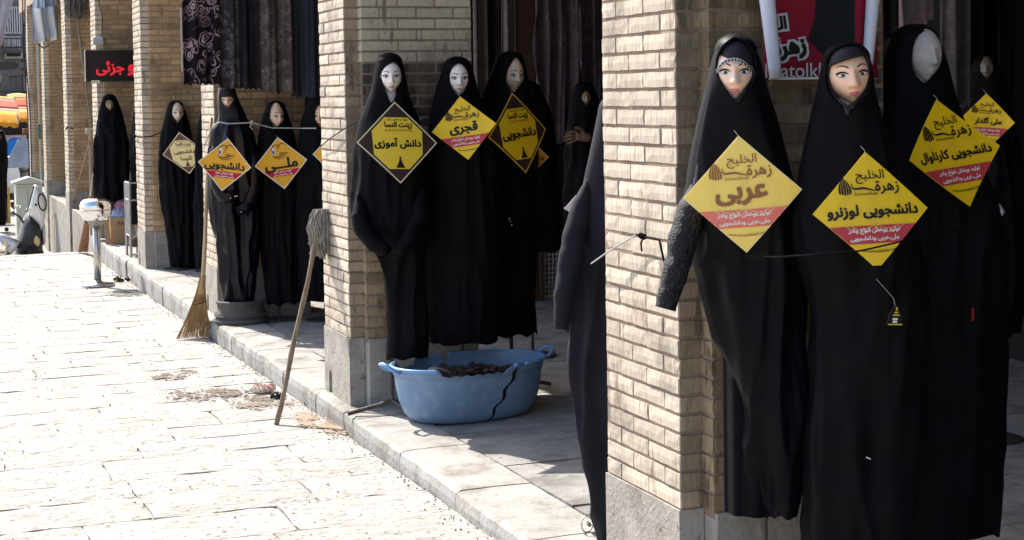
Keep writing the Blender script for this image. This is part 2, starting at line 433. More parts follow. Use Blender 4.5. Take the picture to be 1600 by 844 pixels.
def put_text(mb, s, fn, cx, cy, width=None, height=None, bold=.012, bands=44, arc=0, ysq=1):
    """writes s round (cx, cy) through fn(u, v) -> point"""
    rr, W, y0, y1 = text_rects(s, bold, bands)
    k = width/W if width else height/(y1-y0)
    ym = (y0+y1)/2
    for a, b, c, d in rr:
        P = []
        for x, y in ((a,c),(b,c),(b,d),(a,d)):
            u = x*k; v = (y-ym)*k*ysq
            if arc: v += arc*(u*u)
            P.append(fn(cx+u, cy+v))
        mb.poly(P)
# ================================================================== DIAMOND BOARDS
YEL = M('yellow print', (.88,.57,.008), (.84,.54,.012), 3, rough=.45, spec=.4, var=.03)
YEL_GLARE = M('faded yellow print', (.88,.66,.15), (.86,.63,.12), 3, rough=.3, spec=.5)  # paler yellow, ink and red hold the glare lying on the nearest sign
ORG = M('orange print', (.80,.42,.02), (.74,.36,.02), 5, rough=.5)
CRM = M('pale yellow print', (.72,.62,.30), (.68,.58,.28), 5, rough=.5)
BRN = M('dark brown print', (.045,.022,.022), rough=.5)
BRN2 = M('brown print', (.10,.045,.035), rough=.5)
INK = M('black ink', (.012,.010,.010), rough=.5)
INK_GLARE = M('faded brown ink', (.28,.12,.05), rough=.4)
REDB = M('red print', (.52,.05,.06), rough=.5)
RED_GLARE = M('faded red print', (.72,.18,.15), rough=.4)
WHT = M('white print', (.80,.78,.74), rough=.5)
PALE = M('watermark print', (.72,.56,.06), rough=.5)
def clip(poly, a, b, c):          # keep a*u+b*v <= c
    out = []
    for i in range(len(poly)):
        p, q = poly[i], poly[(i+1) % len(poly)]
        dp, dq = a*p[0]+b*p[1]-c, a*q[0]+b*q[1]-c
        if dp <= 0: out.append(p)
        if (dp < 0 < dq) or (dq < 0 < dp):
            t = dp/(dp-dq); out.append((p[0]+(q[0]-p[0])*t, p[1]+(q[1]-p[1])*t))
    return out
D4 = lambda r: [(0,r),(-r,0),(0,-r),(r,0)]
def ring(mb, fn, r0, r1):
    a, b = D4(r0), D4(r1)
    L = lambda p, q, t: (p[0]+(q[0]-p[0])*t, p[1]+(q[1]-p[1])*t)
    for k in range(4):
        for j in range(10): mb.poly([fn(*L(a[k], a[(k+1)%4], j/10)), fn(*L(b[k], b[(k+1)%4], j/10)), fn(*L(b[k], b[(k+1)%4], (j+1)/10)), fn(*L(a[k], a[(k+1)%4], (j+1)/10))])
def figure_mark(mb, fn, cx, cy, h):      # seated cloaked figure used as the shop emblem
    prof = [(-.5,.36),(-.42,.40),(-.3,.30),(-.1,.2),(.1,.13),(.20,.09),(.25,.03),(.30,.09),(.40,.10),(.5,.03)]
    for (a, wa), (b, wb) in zip(prof, prof[1:]):
        mb.poly([fn(cx-wa*h, cy+a*h), fn(cx+wa*h, cy+a*h), fn(cx+wb*h, cy+b*h), fn(cx-wb*h, cy+b*h)])
def drape_mark(mb, fn, cx, cy, h, bend=.25):        # striped cloak emblem at the left of the name
    for k in range(5):
        a0 = -.36+k*.16
        for j in range(6):
            t0, t1 = j/6, (j+1)/6
            def e(t, o): 
                return fn(cx+h*((a0+o)*(math.sin(math.pi*min(1, t*.62))**.8)*.95+bend*(t-.5)*.2), cy+h*(.5-t*(1-.12*abs(a0*2))))
            mb.poly([e(t0, 0), e(t1, 0), e(t1, .115), e(t0, .115)])
def sweep(mb, fn, pts, w):
    n = len(pts)
    for i in range(n-1):
        (x0,y0),(x1,y1) = pts[i], pts[i+1]; dx, dy = x1-x0, y1-y0; L_ = math.hypot(dx, dy) or 1
        w0 = w*math.sin(math.pi*(i+.4)/(n)) ; w1 = w*math.sin(math.pi*(i+1.4)/(n))
        nx, ny = -dy/L_, dx/L_
        mb.poly([fn(x0-nx*w0,y0-ny*w0), fn(x1-nx*w1,y1-ny*w1), fn(x1+nx*w1,y1+ny*w1), fn(x0+nx*w0,y0+ny*w0)])
def board(key, kind, text, label, faded=False, U=None, V=None, C=None, cut=None, string=None):
    """diamond board; U, V = half diagonals in the place, C = centre"""
    U, V, C = Vector(U), Vector(V), Vector(C)
    Nn = U.cross(V).normalized()
    if Nn.y > 0: Nn = -Nn
    t = thing('diamond_sign', label, 'sign', C, 0, 'diamond signs hung on the mannequins')
    bend = rnd.choice([-1, 1])*rnd.uniform(.02, .06)*V.length*2
    def at(lay):
        return lambda u, v: U*u+V*v+Nn*(lay*.0016+bend*(u*u+.3*v*v-.5*.3))
    def tess(mb, poly, fn, n=5):
        # fan with subdivision so that layers follow the bend
        cx = sum(p[0] for p in poly)/len(poly); cy = sum(p[1] for p in poly)/len(poly)
        for i in range(len(poly)):
            p, q = poly[i], poly[(i+1) % len(poly)]
            def P(a, b): return fn(cx+(p[0]-cx)*a+(q[0]-cx)*b, cy+(p[1]-cy)*a+(q[1]-cy)*b)
            for j in range(n):
                for k in range(n-j):
                    mb.poly([P(j/n, k/n), P((j+1)/n, k/n), P(j/n, (k+1)/n)])
                    if j+k < n-1: mb.poly([P((j+1)/n, k/n), P((j+1)/n, (k+1)/n), P(j/n, (k+1)/n)])
    full = D4(1.0)
    if cut: full = clip(full, *cut)
    b = MB(); tess(b, full, at(0)); 
    basem = {'Z': YEL_GLARE if faded else YEL, 'N': BRN, 'H': ORG, 'P': BRN2}[kind]
    o = b.build('board', basem, t); md = o.modifiers.new('thickness', 'SOLIDIFY'); md.thickness = .003; md.offset = -1 if Nn.dot((V.cross(U)).normalized()) < 0 else 1
    ink = INK_GLARE if faded else INK; red = RED_GLARE if faded else REDB
    F1, F2, F3 = at(1), at(2), at(3)
    if kind == 'Z':
        b = MB(); b.cur = 0
        for rr in (.36, .30):
            for sx in (-.2, .26):
                n = 30; P = [(sx+rr*math.cos(2*math.pi*k/n), -.02+rr*math.sin(2*math.pi*k/n)) for k in range(n+1)]
                for k in range(n):
                    (x0,y0),(x1,y1) = P[k], P[k+1]; s_ = .972
                    b.poly([F1(x0,y0), F1(x1,y1), F1(sx+(x1-sx)*s_, -.02+(y1+.02)*s_), F1(sx+(x0-sx)*s_, -.02+(y0+.02)*s_)])
        b.build('watermark', M('faded watermark print', (.80,.68,.24)) if faded else PALE, t)
        b = MB(); band = clip(clip(D4(1.0), 0, 1, -.255), 0, -1, .56)
        if cut: band = clip(band, *cut)
        tess(b, band, F1, 6); b.build('red_band', red, t)
        b = MB()
        put_text(b, text, F2, .02 if len(text) > 6 else -.02, -.04+(.02 if len(text) > 6 else .03), width=(1.58 if len(text) > 13 else 1.55 if len(text) > 10 else .98 if len(text) > 6 else .88), bold=.030)
        b.build('lettering', ink, t); b = MB()
        put_text(b, 'الخليج', F2, .02, .60-.03, width=.50, bold=.006)
        put_text(b, 'زهرة', F2, .30, .375, width=.42, bold=.012)
        sweep(b, F2, [(.18,.36),(.08,.33),(0,.35),(-.1,.38),(-.2,.375),(-.27,.37),(-.31,.40),(-.30,.47)], .018)
        drape_mark(b, F2, -.44, .42, .30)
        put_text(b, 'Zohratolkhalij', F2, -.08, .275, width=.40, bold=.004, bands=30)
        put_text(b, 'www.zohratolkhalij.com', F2, .03, -.70, width=.62, bold=.012, bands=26, arc=.32)
        b.build('shop_name', ink, t)
        b = MB(); put_text(b, 'تولید وپخش انواع چادر', F2, 0, -.345, width=.90, bold=.022, bands=34)
        put_text(b, 'ملی،عربی ودانشجویی', F2, 0, -.475, width=.84, bold=.022, bands=34); b.build('band_lettering', WHT, t)
        b = MB(); 
        if faded: ring(b, F1, 1.0, .985); b.build('border', M('pale rim print', (.8,.74,.5)), t)
    elif kind in ('N', 'P'):
        b = MB(); ring(b, F1, .985, .945); b.build('border', M('cream print', (.75,.68,.42)) if kind == 'P' or 'left' in label or key == 'A' else YEL, t)
        b = MB(); pn = D4(.885)
        for c_ in ((0,1,.60),(0,-1,.64),(1,-.05,.61),(-1,-.03,.60)): pn = clip(pn, *c_)
        tess(b, pn, F1, 6); b.build('yellow_panel', CRM if kind == 'P' else (M('warm yellow print', (.88,.62,.05), (.84,.59,.05), 3, rough=.45) if key == 'A' else YEL), t)
        b = MB()
        put_text(b, 'تولید و پخش چادر', F2, .02, .545, width=.52, bold=.012, bands=30)
        put_text(b, 'زینت النسا', F2, .04, .41, width=.68, bold=.035, bands=40, ysq=1.1)
        put_text(b, 'Z I N A T O N N E S A', F2, .04, .285, width=.66, bold=.01, bands=26)
        if kind == 'N': put_text(b, text, F2, 0, -.03, width=1.14, bold=.034)
        else:
            put_text(b, text, F2, 0, .05, width=.95, bold=.022); put_text(b, 'النسا', F2, .02, -.24, width=.5, bold=.018)
        figure_mark(b, F2, .03, -.48, .27)
        b.build('lettering', BRN if kind == 'P' else INK, t)
    else:
        b = MB(); ring(b, F1, 1.0, .955); b.build('border', M('cream rim print', (.78,.72,.58)), t)
        b = MB(); band = clip(clip(D4(.95), 0, 1, -.27), 0, -1, .50); tess(b, band, F1, 6); b.build('red_band', M('crimson print', (.50,.02,.05)), t)
        b = MB(); put_text(b, text, F2, .0, -.06 if len(text) > 5 else -.02, width=1.5 if len(text) > 6 else 1.25, bold=.03)
        # emblem: face outline in a veil
        for (x, y, r_) in ((-.12,.5,.17),(.12,.52,.18)):
            sweep(b, F2, [(x+r_*math.cos(a), y+r_*1.25*math.sin(a)) for a in np.linspace(.3, 3.6, 10)], .014)
        sweep(b, F2, [(-.30,.34),(-.22,.25),(-.05,.24),(.1,.30),(.2,.36),(.34,.36)], .02)
        sweep(b, F2, [(-.28,.28),(-.1,.17),(.1,.2),(.26,.30)], .012)
        put_text(b, 'حور', F2, .06, .36, width=.2, bold=.01, bands=30)
        b.build('lettering', INK, t)
        b = MB(); b.poly([F2(-.30,.36), F2(-.16,.36), F2(-.17,.62), F2(-.26,.60)]); b.build('emblem_patch', WHT, t)
        b = MB(); b.poly([F3(-.28,.38), F3(-.20,.38), F3(-.2,.5), F3(-.26,.5)]); b.build('emblem_patch', M('blue print', (.02,.04,.15)), t)
        b = MB(); put_text(b, 'تولید و پخش انواع', F2, .02, -.335, width=.66, bold=.022, bands=30)
        put_text(b, 'چادر و مانتوهای عربی', F2, .02, -.445, width=.72, bold=.022, bands=30); b.build('band_lettering', WHT, t)
    # hanging thread through the top corner
    b = MB(); p0 = at(1)(0, .95); b.tube([p0+Vector((-.008, .012, .022)) if string is None else Vector(string)-C, p0+Vector((-.004,0,.012)), p0+Nn*.002, p0-Vector((0,0,.006))+Nn*.001], .0008, 5)
    b.build('hanging_pin', M('clear thread', (.35,.35,.35), rough=.4), t)
    return t
def orient(y, p, r, s):
    m = Matrix.Rotation(y, 3, 'Z') @ Matrix.Rotation(p, 3, 'X') @ Matrix.Rotation(r, 3, 'Y')
    return m.col[0]*s, m.col[2]*s
SG = {'M1':((2.1391,3.9200,1.3425),-.4384,.0968,-.0648,.1628),'M2':((2.3553,3.6200,1.3085),-.2519,-.2127,-.0312,.1555),
'M4':((3.9812,5.3,1.4958),-1.0047,.2698,.0608,.1117),'A':((2.2841,7.72,1.4033),.0346,-.2749,.0332,.2133),
'B':((2.6410,7.74,1.4662),-.3899,-.1553,-.1229,.1632),'C':((3.0174,7.95,1.4301),.4142,-.1445,-.0738,.2183),
'N':((3.42,8.86,1.264),-.3945,.3191,.0238,.119),'D':((2.4908,15.6,1.1342),-.5568,.4065,-.0538,.2243),
'E':((2.1204,11.5,1.1707),-.3355,-.0105,.1306,.1900),'F':((2.519,11.47,1.171),-.2176,-.0859,-.1122,.1885),
'G':((2.8817,11.3,1.2320),-.6793,-.0070,-.0088,.1762)}
def sboard(key, kind, text, label, **k):
    C, y, p, r, s = SG[key]; U, V = orient(y, p, r, s); return board(key, kind, text, label, U=U, V=V, C=C, **k)
sboard('M1', 'Z', 'عربی', 'faded yellow diamond sign with glare in its colours and one short brown word, on the nearest mannequin', faded=True)
sboard('M2', 'Z', 'دانشجویی لوزنرو', 'bright yellow diamond sign with a dark cord across its lower tip', cut=(0,-1,.93))
tl, tr, tb, tt = onY(1423,249,3.95), onY(1563,226,4.0), onY(1510,325,3.95), onY(1458,158,3.97)
board('M3', 'Z', 'دانشجویی کارناوال', 'tilted yellow diamond sign on the plain white faced mannequin', U=(tr-tl)/2, V=(tt-tb)/2, C=(tl+tr+tb+tt)/4)
sboard('M4', 'Z', 'ملی گلدار', 'dim yellow diamond sign deep in shade, half behind the tilted one')
sboard('A', 'N', 'دانش آموزی', 'yellow diamond sign with brown corners and cream rim, above the tub')
sboard('B', 'Z', 'قجری', 'small yellow diamond sign with a red band, middle of the three mannequins above the tub')
sboard('C', 'N', 'دانشجویی', 'shaded yellow diamond sign with black corners, rightmost of the three mannequins above the tub')
sboard('N', 'H', 'دانشجویی', 'corner of an orange sign peeping out from behind the shaded black cornered sign')
sboard('D', 'P', 'دانشجویی', 'pale diamond sign with brown corners on the bald mannequin left of the straw broom')
sboard('E', 'H', 'دانشجویی', 'orange diamond sign with a long black word, on the satin mannequin beside the straw broom')
sboard('F', 'H', 'ملـــی', 'orange diamond sign with a short stretched black word, on the bald mannequin under the cloths')
sboard('G', 'H', 'عربی', 'orange sign mostly hidden behind the whitewashed brick pillar')
# ================================================================== MANNEQUINS
def rxe(v):                                  # half width of the face at height v
    if v > 0: return .36-.02*v
    return .36*(1-.62*(-v/.5)**2.2)
def disp(u, v):
    g = lambda x, s: math.exp(-x*x/(2*s*s))
    d = 0
    if v > -.24:
        a = max(0, min(1, (.10-v)/.27)); d += (.018*min(1, max(0, (.16-v)/.08))+.118*a**1.3)*g(u, .030+.028*a)*(1 if v > -.17 else max(0, 1-(-.17-v)/.05))
        d += .022*a*g(abs(u)-.055, .025)*g(v+.16, .03)
    d -= .048*g(abs(u)-.15, .075)*g(v-.015, .055)
    d += .016*g(abs(u)-.15, .10)*g(v-.115, .035)
    d += .030*g(u, .095)*g(v+.275, .022)+.032*g(u, .075)*g(v+.325, .022)-.014*g(u, .1)*g(v+.298, .007)
    d -= .014*g(u, .1)*g(v+.375, .02)
    d += .030*g(u, .08)*g(v+.44, .045)
    d += .018*g(abs(u)-.2, .09)*g(v+.12, .09)
    return d
def fpoint(lon, lat):
    v = .5*math.sin(lat); ru = math.cos(lat); rx = rxe(v)
    u = rx*ru*math.sin(lon); c = math.cos(lon)
    back = .42+.04*c
    y = -back*ru*c*(1 if c > 0 else (1 if v > -.1 else max(.4, 1+(v+.1)*1.6)))
    if c > 0: y -= disp(u, v)*c**.7
    return u, y, v
def fy(u, v, off=.004):
    ru = math.sqrt(max(1e-4, 1-(2*v)**2)); s_ = max(-.999, min(.999, u/(rxe(v)*ru))); c = math.sqrt(1-s_*s_)
    return -(.42+.04*c)*ru*c-disp(u, v)*c**.7-off
def skinmat(name, c, rough=.35): return M(name, c, tuple(x*.93 for x in c), 4, rough=rough, spec=.5, bump=.0004, bscale=60)
def make_head(parent, kind, h, up, skin, yaw, roll, loc, pitch=0, wide=1.0, lips='red lip paint', eyes=(.03,.018,.012)):
    """h = twice the eye-to-chin distance; up = stretch of the skull above the eyes"""
    T = Matrix.Translation(loc) @ Matrix.Rotation(yaw, 4, 'Z') @ Matrix.Rotation(roll, 4, 'Y') @ Matrix.Rotation(pitch, 4, 'X')
    def q(u, y, v): return T @ Vector((u*h*wide, y*h, (v*up if v > 0 else v)*h))
    b = MB(); nl, nt_ = 72, 56
    rows = []
    for j in range(1, nt_):
        lat = -math.pi/2+math.pi*j/nt_; row = []
        for i in range(nl):
            t = i/nl*2-1; lon = math.pi*(t*.55+.45*t**3)      # finer over the face
            row.append(b.V(q(*fpoint(lon, lat))))
        rows.append(row)
    for a, c in zip(rows, rows[1:]):
        for i in range(nl): b.Fc(a[i], a[(i+1) % nl], c[(i+1) % nl], c[i])
    b.Fc(*reversed(rows[0])); b.Fc(*rows[-1])
    hd = b.build('head', skin, parent, smooth=True)
    b = MB(); nk = [T @ Vector((0, .06*h, -.30*h)), Vector(loc)+Vector((0, .05*h, -.62*h)), Vector(loc)+Vector((0,.05*h,-.95*h))]
    b.tube(nk, [.20*h, .17*h, .26*h], 20); b.build('neck', skin, parent, smooth=True)
    if kind == 'plain': return hd
    def strip(mb, n, lowf, upf, u0, u1, off=.006, m_=4):
        mb.grid(lambda a, c: q(u0+(u1-u0)*a, fy(u0+(u1-u0)*a, lowf(a)+(upf(a)-lowf(a))*c, off), lowf(a)+(upf(a)-lowf(a))*c), n, m_)
    IR = M('iris %s' % (eyes,), eyes, rough=.2); W_ = M('eye white', (.72,.70,.67), rough=.25); K = M('lash paint', (.012,.01,.01), rough=.5)
    for sx in (-1, 1):
        e = MB(); e.cur = 0; cu, w_ = .155, .080
        sn = lambda a: math.sin(math.pi*max(0, min(1, a)))
        strip(e, 11, lambda a: .0-.026*sn(a), lambda a: .0+.036*sn(a), sx*(cu-w_), sx*(cu+w_), .006)
        e.cur = 1; n0 = len(e.f)
        strip(e, 9, lambda a: .004-.028*math.sqrt(max(0, 1-(2*a-1)**2)), lambda a: .004+.028*math.sqrt(max(0, 1-(2*a-1)**2)), sx*cu-.034, sx*cu+.034, .010)
        e.cur = 2
        strip(e, 7, lambda a: .004-.015*math.sqrt(max(0, 1-(2*a-1)**2)), lambda a: .004+.015*math.sqrt(max(0, 1-(2*a-1)**2)), sx*cu-.017, sx*cu+.017, .0135)
        strip(e, 13, lambda a: .010+.032*sn(a)**.8-.004, lambda a: .010+.034*sn(a)**.8+.030*(1 if a > .05 else 0)*(.45+.7*a), sx*(cu-w_*1.0), sx*(cu+w_*1.28), .012, 3)
        strip(e, 9, lambda a: -.020*sn(a)-.006, lambda a: -.020*sn(a)+.001, sx*(cu-w_*.5), sx*(cu+w_*1.1), .009, 2)
        e.build('eye', [W_, IR, K], parent, smooth=True)
        e = MB()
        strip(e, 13, lambda a: .098+.052*math.sin(math.pi*min(1, a*.8+.05))-.005*(1-a), lambda a: .098+.052*math.sin(math.pi*min(1, a*.8+.05))+.018*(1-a)+.006, sx*(cu-.085), sx*(cu+.105), .006, 3)
        e.build('eyebrow', M('brow paint', (.03,.018,.015), rough=.6), parent, smooth=True)
    LP = M(lips, {'red lip paint': (.50,.03,.05), 'pink lip paint': (.62,.06,.20), 'dull lip paint': (.45,.14,.12)}[lips], rough=.3)
    e = MB()
    strip(e, 15, lambda a: -.298-.004*math.sin(math.pi*a), lambda a: -.298+.026*math.sin(math.pi*a)**.7-.009*math.exp(-((a-.5)/.08)**2), -.092, .092, .006, 4)
    strip(e, 15, lambda a: -.300-.038*math.sin(math.pi*a)**.8, lambda a: -.300-.004*math.sin(math.pi*a), -.086, .086, .0065, 4)
    e.build('lips', LP, parent, smooth=True)
    return hd
class Mq: pass
def frame(px, Y):
    """local frame of a mannequin standing on the ray of pixel column px at depth Y, facing the passer-by"""
    o = onY(px, 300, Y); th = math.atan2(-o.x, o.y); f = Mq(); f.o = Vector((o.x, o.y, 0)); f.th = th
    f.ex = Vector((math.cos(th), math.sin(th), 0)); f.n = Vector((math.sin(th), -math.cos(th), 0))
    def loc(x, y):
        d = Vector(ray(x, y)); t = f.o.dot(f.n)/d.dot(f.n); p = Vector((0,0,EYE))+d*t
        return (p-f.o).dot(f.ex), p.z
    f.loc = loc; return f
def interp_rows(f, rows, tilt=False):
    out = []
    for y, a, b in rows:
        xm = (a+b)/2; x0, _ = f.loc(a, y); x1, _ = f.loc(b, y); _, z = f.loc(xm, y)
        out.append((z, x0, x1))
    return sorted(out, key=lambda r: -r[0])
def smooth_arr(a, k):
    for _ in range(k): a[1:-1] = .25*a[:-2]+.5*a[1:-1]+.25*a[2:]
    return a
def cloak(parent, name, f, rows, opening, mat, hr, fold=.03, seed=0, ymax=.17, yoff=0, nr=110, nc=150, hood_ry=None, rim=.004, flat_bottom=True):
    r = random.Random(seed); body = interp_rows(f, rows)
    zt, zb = body[0][0], body[-1][0]
    Z = [b[0] for b in body][::-1]; XL = [b[1] for b in body][::-1]; XR = [b[2] for b in body][::-1]
    op = interp_rows(f, opening) if opening else None
    zs = set(np.linspace(zt-.001, zb, nr))
    if op:
        za, zc = op[0][0], op[-1][0]
        zs |= set((za+zc)/2+(za-zc)/2*np.cos(np.linspace(0, math.pi, 44)))
        zs |= {za+.0008, zc-.0008}
    zs |= {zt-.003, zt-.008, zt-.016}
    zs = np.array(sorted(zs, reverse=True))
    zu = np.linspace(Z[0], Z[-1], 240); xlu = smooth_arr(np.interp(zu, Z, XL), 14); xru = smooth_arr(np.interp(zu, Z, XR), 14)
    xl = np.interp(zs, zu, xlu); xr = np.interp(zs, zu, xru)
    k0 = sum(zs > zt-.05)
    for i, z in enumerate(zs):
        if z < zt-.35 and fold: xl[i] += .012*mnoise.noise(Vector((z*5, seed, 0))); xr[i] += .012*mnoise.noise(Vector((z*5, seed, 9)))
    cxm = (xl+xr)/2; rx = (xr-xl)/2
    # round crown
    top_w = np.interp(zt-.05, Z, np.array(XR)-np.array(XL))/2; tc = np.interp(zt-.05, Z, (np.array(XR)+np.array(XL))/2)
    for i, z in enumerate(zs):
        if z > zt-.05:
            t = (z-(zt-.05))/.05; rx[i] = max(.002, top_w*math.sqrt(max(0, 1-t*t))); cxm[i] = tc
    hry = hood_ry or hr*1.05
    zh = zt-hr*2.3
    def ryf(z, rx_):
        t = min(1, max(0, (zh-z)/.22)); b_ = min(ymax, rx_*.72)
        if z > zt-.05: return hry*rx_/max(top_w, 1e-3)*.98
        return hry*(1-t)+b_*t
    if op:
        oz = [o[0] for o in op][::-1]; ol = [o[1] for o in op][::-1]; orr = [o[2] for o in op][::-1]
    ph = [(r.choice((2,3,4,5,6,7,9,13,17)), r.uniform(0, 6.28), r.uniform(-2.6, 2.6), r.uniform(.3, 1)) for _ in range(9)]
    def fo(a, z):
        s_ = 0
        aw = a+.35*math.sin(2*a+ph[0][1]+1.3*z)+.22*math.sin(3*a+ph[1][1]-2.1*z)
        for n, p, dr, w_ in ph: s_ += w_*math.sin(n*aw+p+dr*(z-zt)*1.5+.5*math.sin(3*(z+p)))*(6/n)**.6
        s_ /= 3.0
        return s_-abs(s_)*.25
    b = MB(); G = []; edgeL = []; edgeR = []
    for i, z in enumerate(zs):
        A1 = A2 = 0; c = cxm[i]; rr = rx[i]; ry = ryf(z, rr)
        inside = op and zc < z < za
        if inside:
            l = np.interp(z, oz, ol); q_ = np.interp(z, oz, orr)
            A1 = math.asin(max(-.98, min(.98, (q_-c)/rr))); A2 = math.asin(max(-.98, min(.98, (c-l)/rr)))
            if A1+A2 < .002: A1 = A2 = .001
        dep = max(0, zt-z-hr*1.6); amp = fold*min(1, dep/.9)*(.55+.45*min(1, dep/1.2))
        row = []
        for j in range(nc+1):
            t = j/nc; a = A1+(2*math.pi-A1-A2)*t
            k_ = 1+amp*fo(a, z)+(.0012*math.sin(9*a+z*30) if dep > 0 else 0)
            lean = 0
            x = c+rr*math.sin(a)*(1+(k_-1)*.5); y = -ry*math.cos(a)*k_+yoff
            if fold and dep > 0:
                g = min(1, dep/.35)*(fold/.05)
                n1 = mnoise.noise(Vector((x*11+seed, y*11, z*1.7))); n2 = mnoise.noise(Vector((x*24, y*24+seed, z*5+x*9)))
                dd = g*(.024*(abs(n1)*-2+.45)+.005*n2+.006*(abs(mnoise.noise(Vector((x*7+z*5+seed, y*7, z*6-x*5))))*-2+.4))
                if min(1, dep/.35) < 1 and abs(math.sin(a)) > .8: dd *= .5
                x += dd*math.sin(a); y -= dd*math.cos(a)
            hem_ = 0
            if i >= len(zs)-8: hem_ = (i-len(zs)+8)/8*(.022*mnoise.noise(Vector((math.sin(a)*1.6+seed, math.cos(a)*1.6, 0)))+.006*math.sin(7*a))
            row.append(b.V((x, y, z+hem_)))
        G.append(row)
        if inside: edgeR.append(b.v[row[0]]); edgeL.append(b.v[row[-1]])
    for i in range(len(G)-1):
        for j in range(nc):
            b.Fc(G[i+1][j], G[i+1][j+1], G[i][j+1], G[i][j])
        if not (op and (zc < zs[i] < za or zc < zs[i+1] < za)):
            b.Fc(G[i+1][nc], G[i+1][0], G[i][0], G[i][nc])
    b.Fc(*G[0][:nc])
    o = b.build(name, mat, parent, smooth=True, weld=True)
    if op and rim:
        e = MB(); loop = edgeL+edgeR[::-1]
        loop = [Vector(p) for p in loop]; loop.append(loop[0])
        e.tube(loop, rim, 6, caps=False); e.build('hood_hem', mat, o, smooth=True)
    return o
def sleeve(parent, f, pts, rad, mat, ys, cuff=None, beads=0, seed=1, name='sleeve'):
    """pts in photo pixels; ys = local depth of each point"""
    P = []
    for (x, y), yy in zip(pts, ys):
        lx, z = f.loc(x, y); P.append(Vector((lx, yy, z)))
    # resample smoothly
    n = 14; Q = []; rr = []
    for k in range(n):
        t = k/(n-1)*(len(P)-1); i = min(int(t), len(P)-2); u = t-i; Q.append(P[i].lerp(P[i+1], u)); rr.append((rad[i]*(1-u)+rad[i+1]*u)*(1+.03*math.sin(k*2.1+seed))*min(1, .12+k*.3))
    b = MB(); ns = 46; Q2 = []; r2 = []
    for k in range(ns):
        t = k/(ns-1)*(n-1); i = min(int(t), n-2); u = t-i; Q2.append(Q[i].lerp(Q[i+1], u)); r2.append(rr[i]*(1-u)+rr[i+1]*u)
    b.tube(Q2, r2, 28); cl = Q2
    for i in range(ns*28):
        k = i//28; c_ = cl[k]; p = Vector(b.v[i]); d_ = p-c_
        nn = mnoise.noise(Vector((p.x*14+seed, p.y*14, p.z*16)))*.5+(abs(mnoise.noise(Vector((p.x*9, p.y*9+seed, p.z*26))))*-1.4+.3)*.55
        b.v[i] = tuple(c_+d_*(1+.26*nn))
    o = b.build(name, mat, parent, smooth=True)
    if cuff:
        b = MB(); d = (Q[-1]-Q[-2]).normalized(); b.tube([Q[-1]-d*.05, Q[-1]-d*.045, Q[-1]+d*.004], [rr[-1]*1.0, rr[-1]*1.09, rr[-1]*1.08], 18); b.build('cuff', cuff, o, smooth=True)
    if beads:
        rr_ = random.Random(seed)
        for k in range(beads):
            b = MB(); a = rr_.uniform(-1, 1); t_ = rr_.uniform(0, .07)
            c = Q[-1]-(Q[-1]-Q[-2]).normalized()*t_+Vector((a*rr[-1]*.8, -rr[-1]*1.02, rr_.uniform(-.012,.012)))
            b.lathe([(0,-.004),(.003,-.003),(.004,0),(.003,.003),(0,.004)], c, 8); b.build('bead', M('bead', (.85,.85,.85), rough=.15), o)
    return o
def stand(parent, x, y, ztop, legs=3, rot=0, plate=False, r=.011):
    b = MB(); b.tube([(x, y, .05 if not plate else .01), (x, y, ztop)], r, 10); b.build('pole', IRON, parent)
    if plate: b = MB(); b.lathe([(.0,0),(.15,0),(.15,.008),(.03,.02),(0,.02)], (x, y, 0), 28); b.build('base_plate', IRON, parent)
    else:
        for k in range(legs):
            a = rot+2*math.pi*k/legs; b = MB()
            b.tube([(x, y, .07), (x+.06*math.cos(a), y+.06*math.sin(a), .05), (x+.23*math.cos(a), y+.23*math.sin(a), .012)], r, 10); b.build('leg', IRON, parent)
def headpos(f, ex, ey, cy, fwd): 
    """eye line pixel (ex,ey) and chin row cy -> centre and size"""
    lx, z = f.loc(ex, ey); _, zc = f.loc(ex, cy); return lx, z, 2*(z-zc)
SK_W = skinmat('pale mannequin skin', (.90,.80,.73)); SK_P = skinmat('tan mannequin skin', (.88,.54,.36)); SK_L = skinmat('light mannequin skin', (.88,.60,.45))
SK_X = skinmat('unpainted mannequin plastic', (.50,.46,.43), .5); SK_D = skinmat('brown mannequin skin', (.30,.19,.10)); SK_B = skinmat('beige mannequin skin', (.74,.54,.40))
def mannequin(label, px, Y, rows, opening, head, mat=None, kind='painted', skin=SK_W, yaw=0, roll=0, pitch=0, lips='red lip paint', eyes=(.03,.018,.012), fold=.05, seed=1, ymax=.16, hood=1.0, up=1.0, coif=None, base='tripod', rot=0, polex=None, headback=0., hoodry=1.0, facefwd=None, wide=1.0):
    
    f = frame(px, Y); t = thing('mannequin', label, 'mannequin', f.o, f.th, 'veiled shop mannequins in black chadors')
    mat = mat or mdark()
    ex, ey, cy = head; lx, z, h = headpos(f, ex, ey, cy, 0)
    hr = h*.46
    cloak(t, 'chador', f, rows, opening, mat, hr, fold, seed, ymax, hood_ry=h*.5*hoodry)
    make_head(t, kind, h, up, skin, yaw, roll, (lx, headback-((.04 if coif else .16)*h if facefwd is None else facefwd), z), pitch, wide, lips, eyes)
    if coif:
        cr, co = coif; cloak(t, 'headscarf', f, cr, co, M('inner scarf cloth', (.010,.008,.012), (.016,.013,.019), 5, rough=.7), hr, 0, seed+5, h*.54, hood_ry=h*.56, nr=30, nc=80)
    zb = min(r[0] for r in interp_rows(f, rows))
    lxp = 0 if polex is None else f.loc(polex, 600)[0]
    if base == 'tripod': stand(t, lxp, .0, zb+.25, 3, rot)
    elif base == 'plate': stand(t, lxp, 0, zb+.25, 0, 0, True)
    return t, f
BK = mdark()
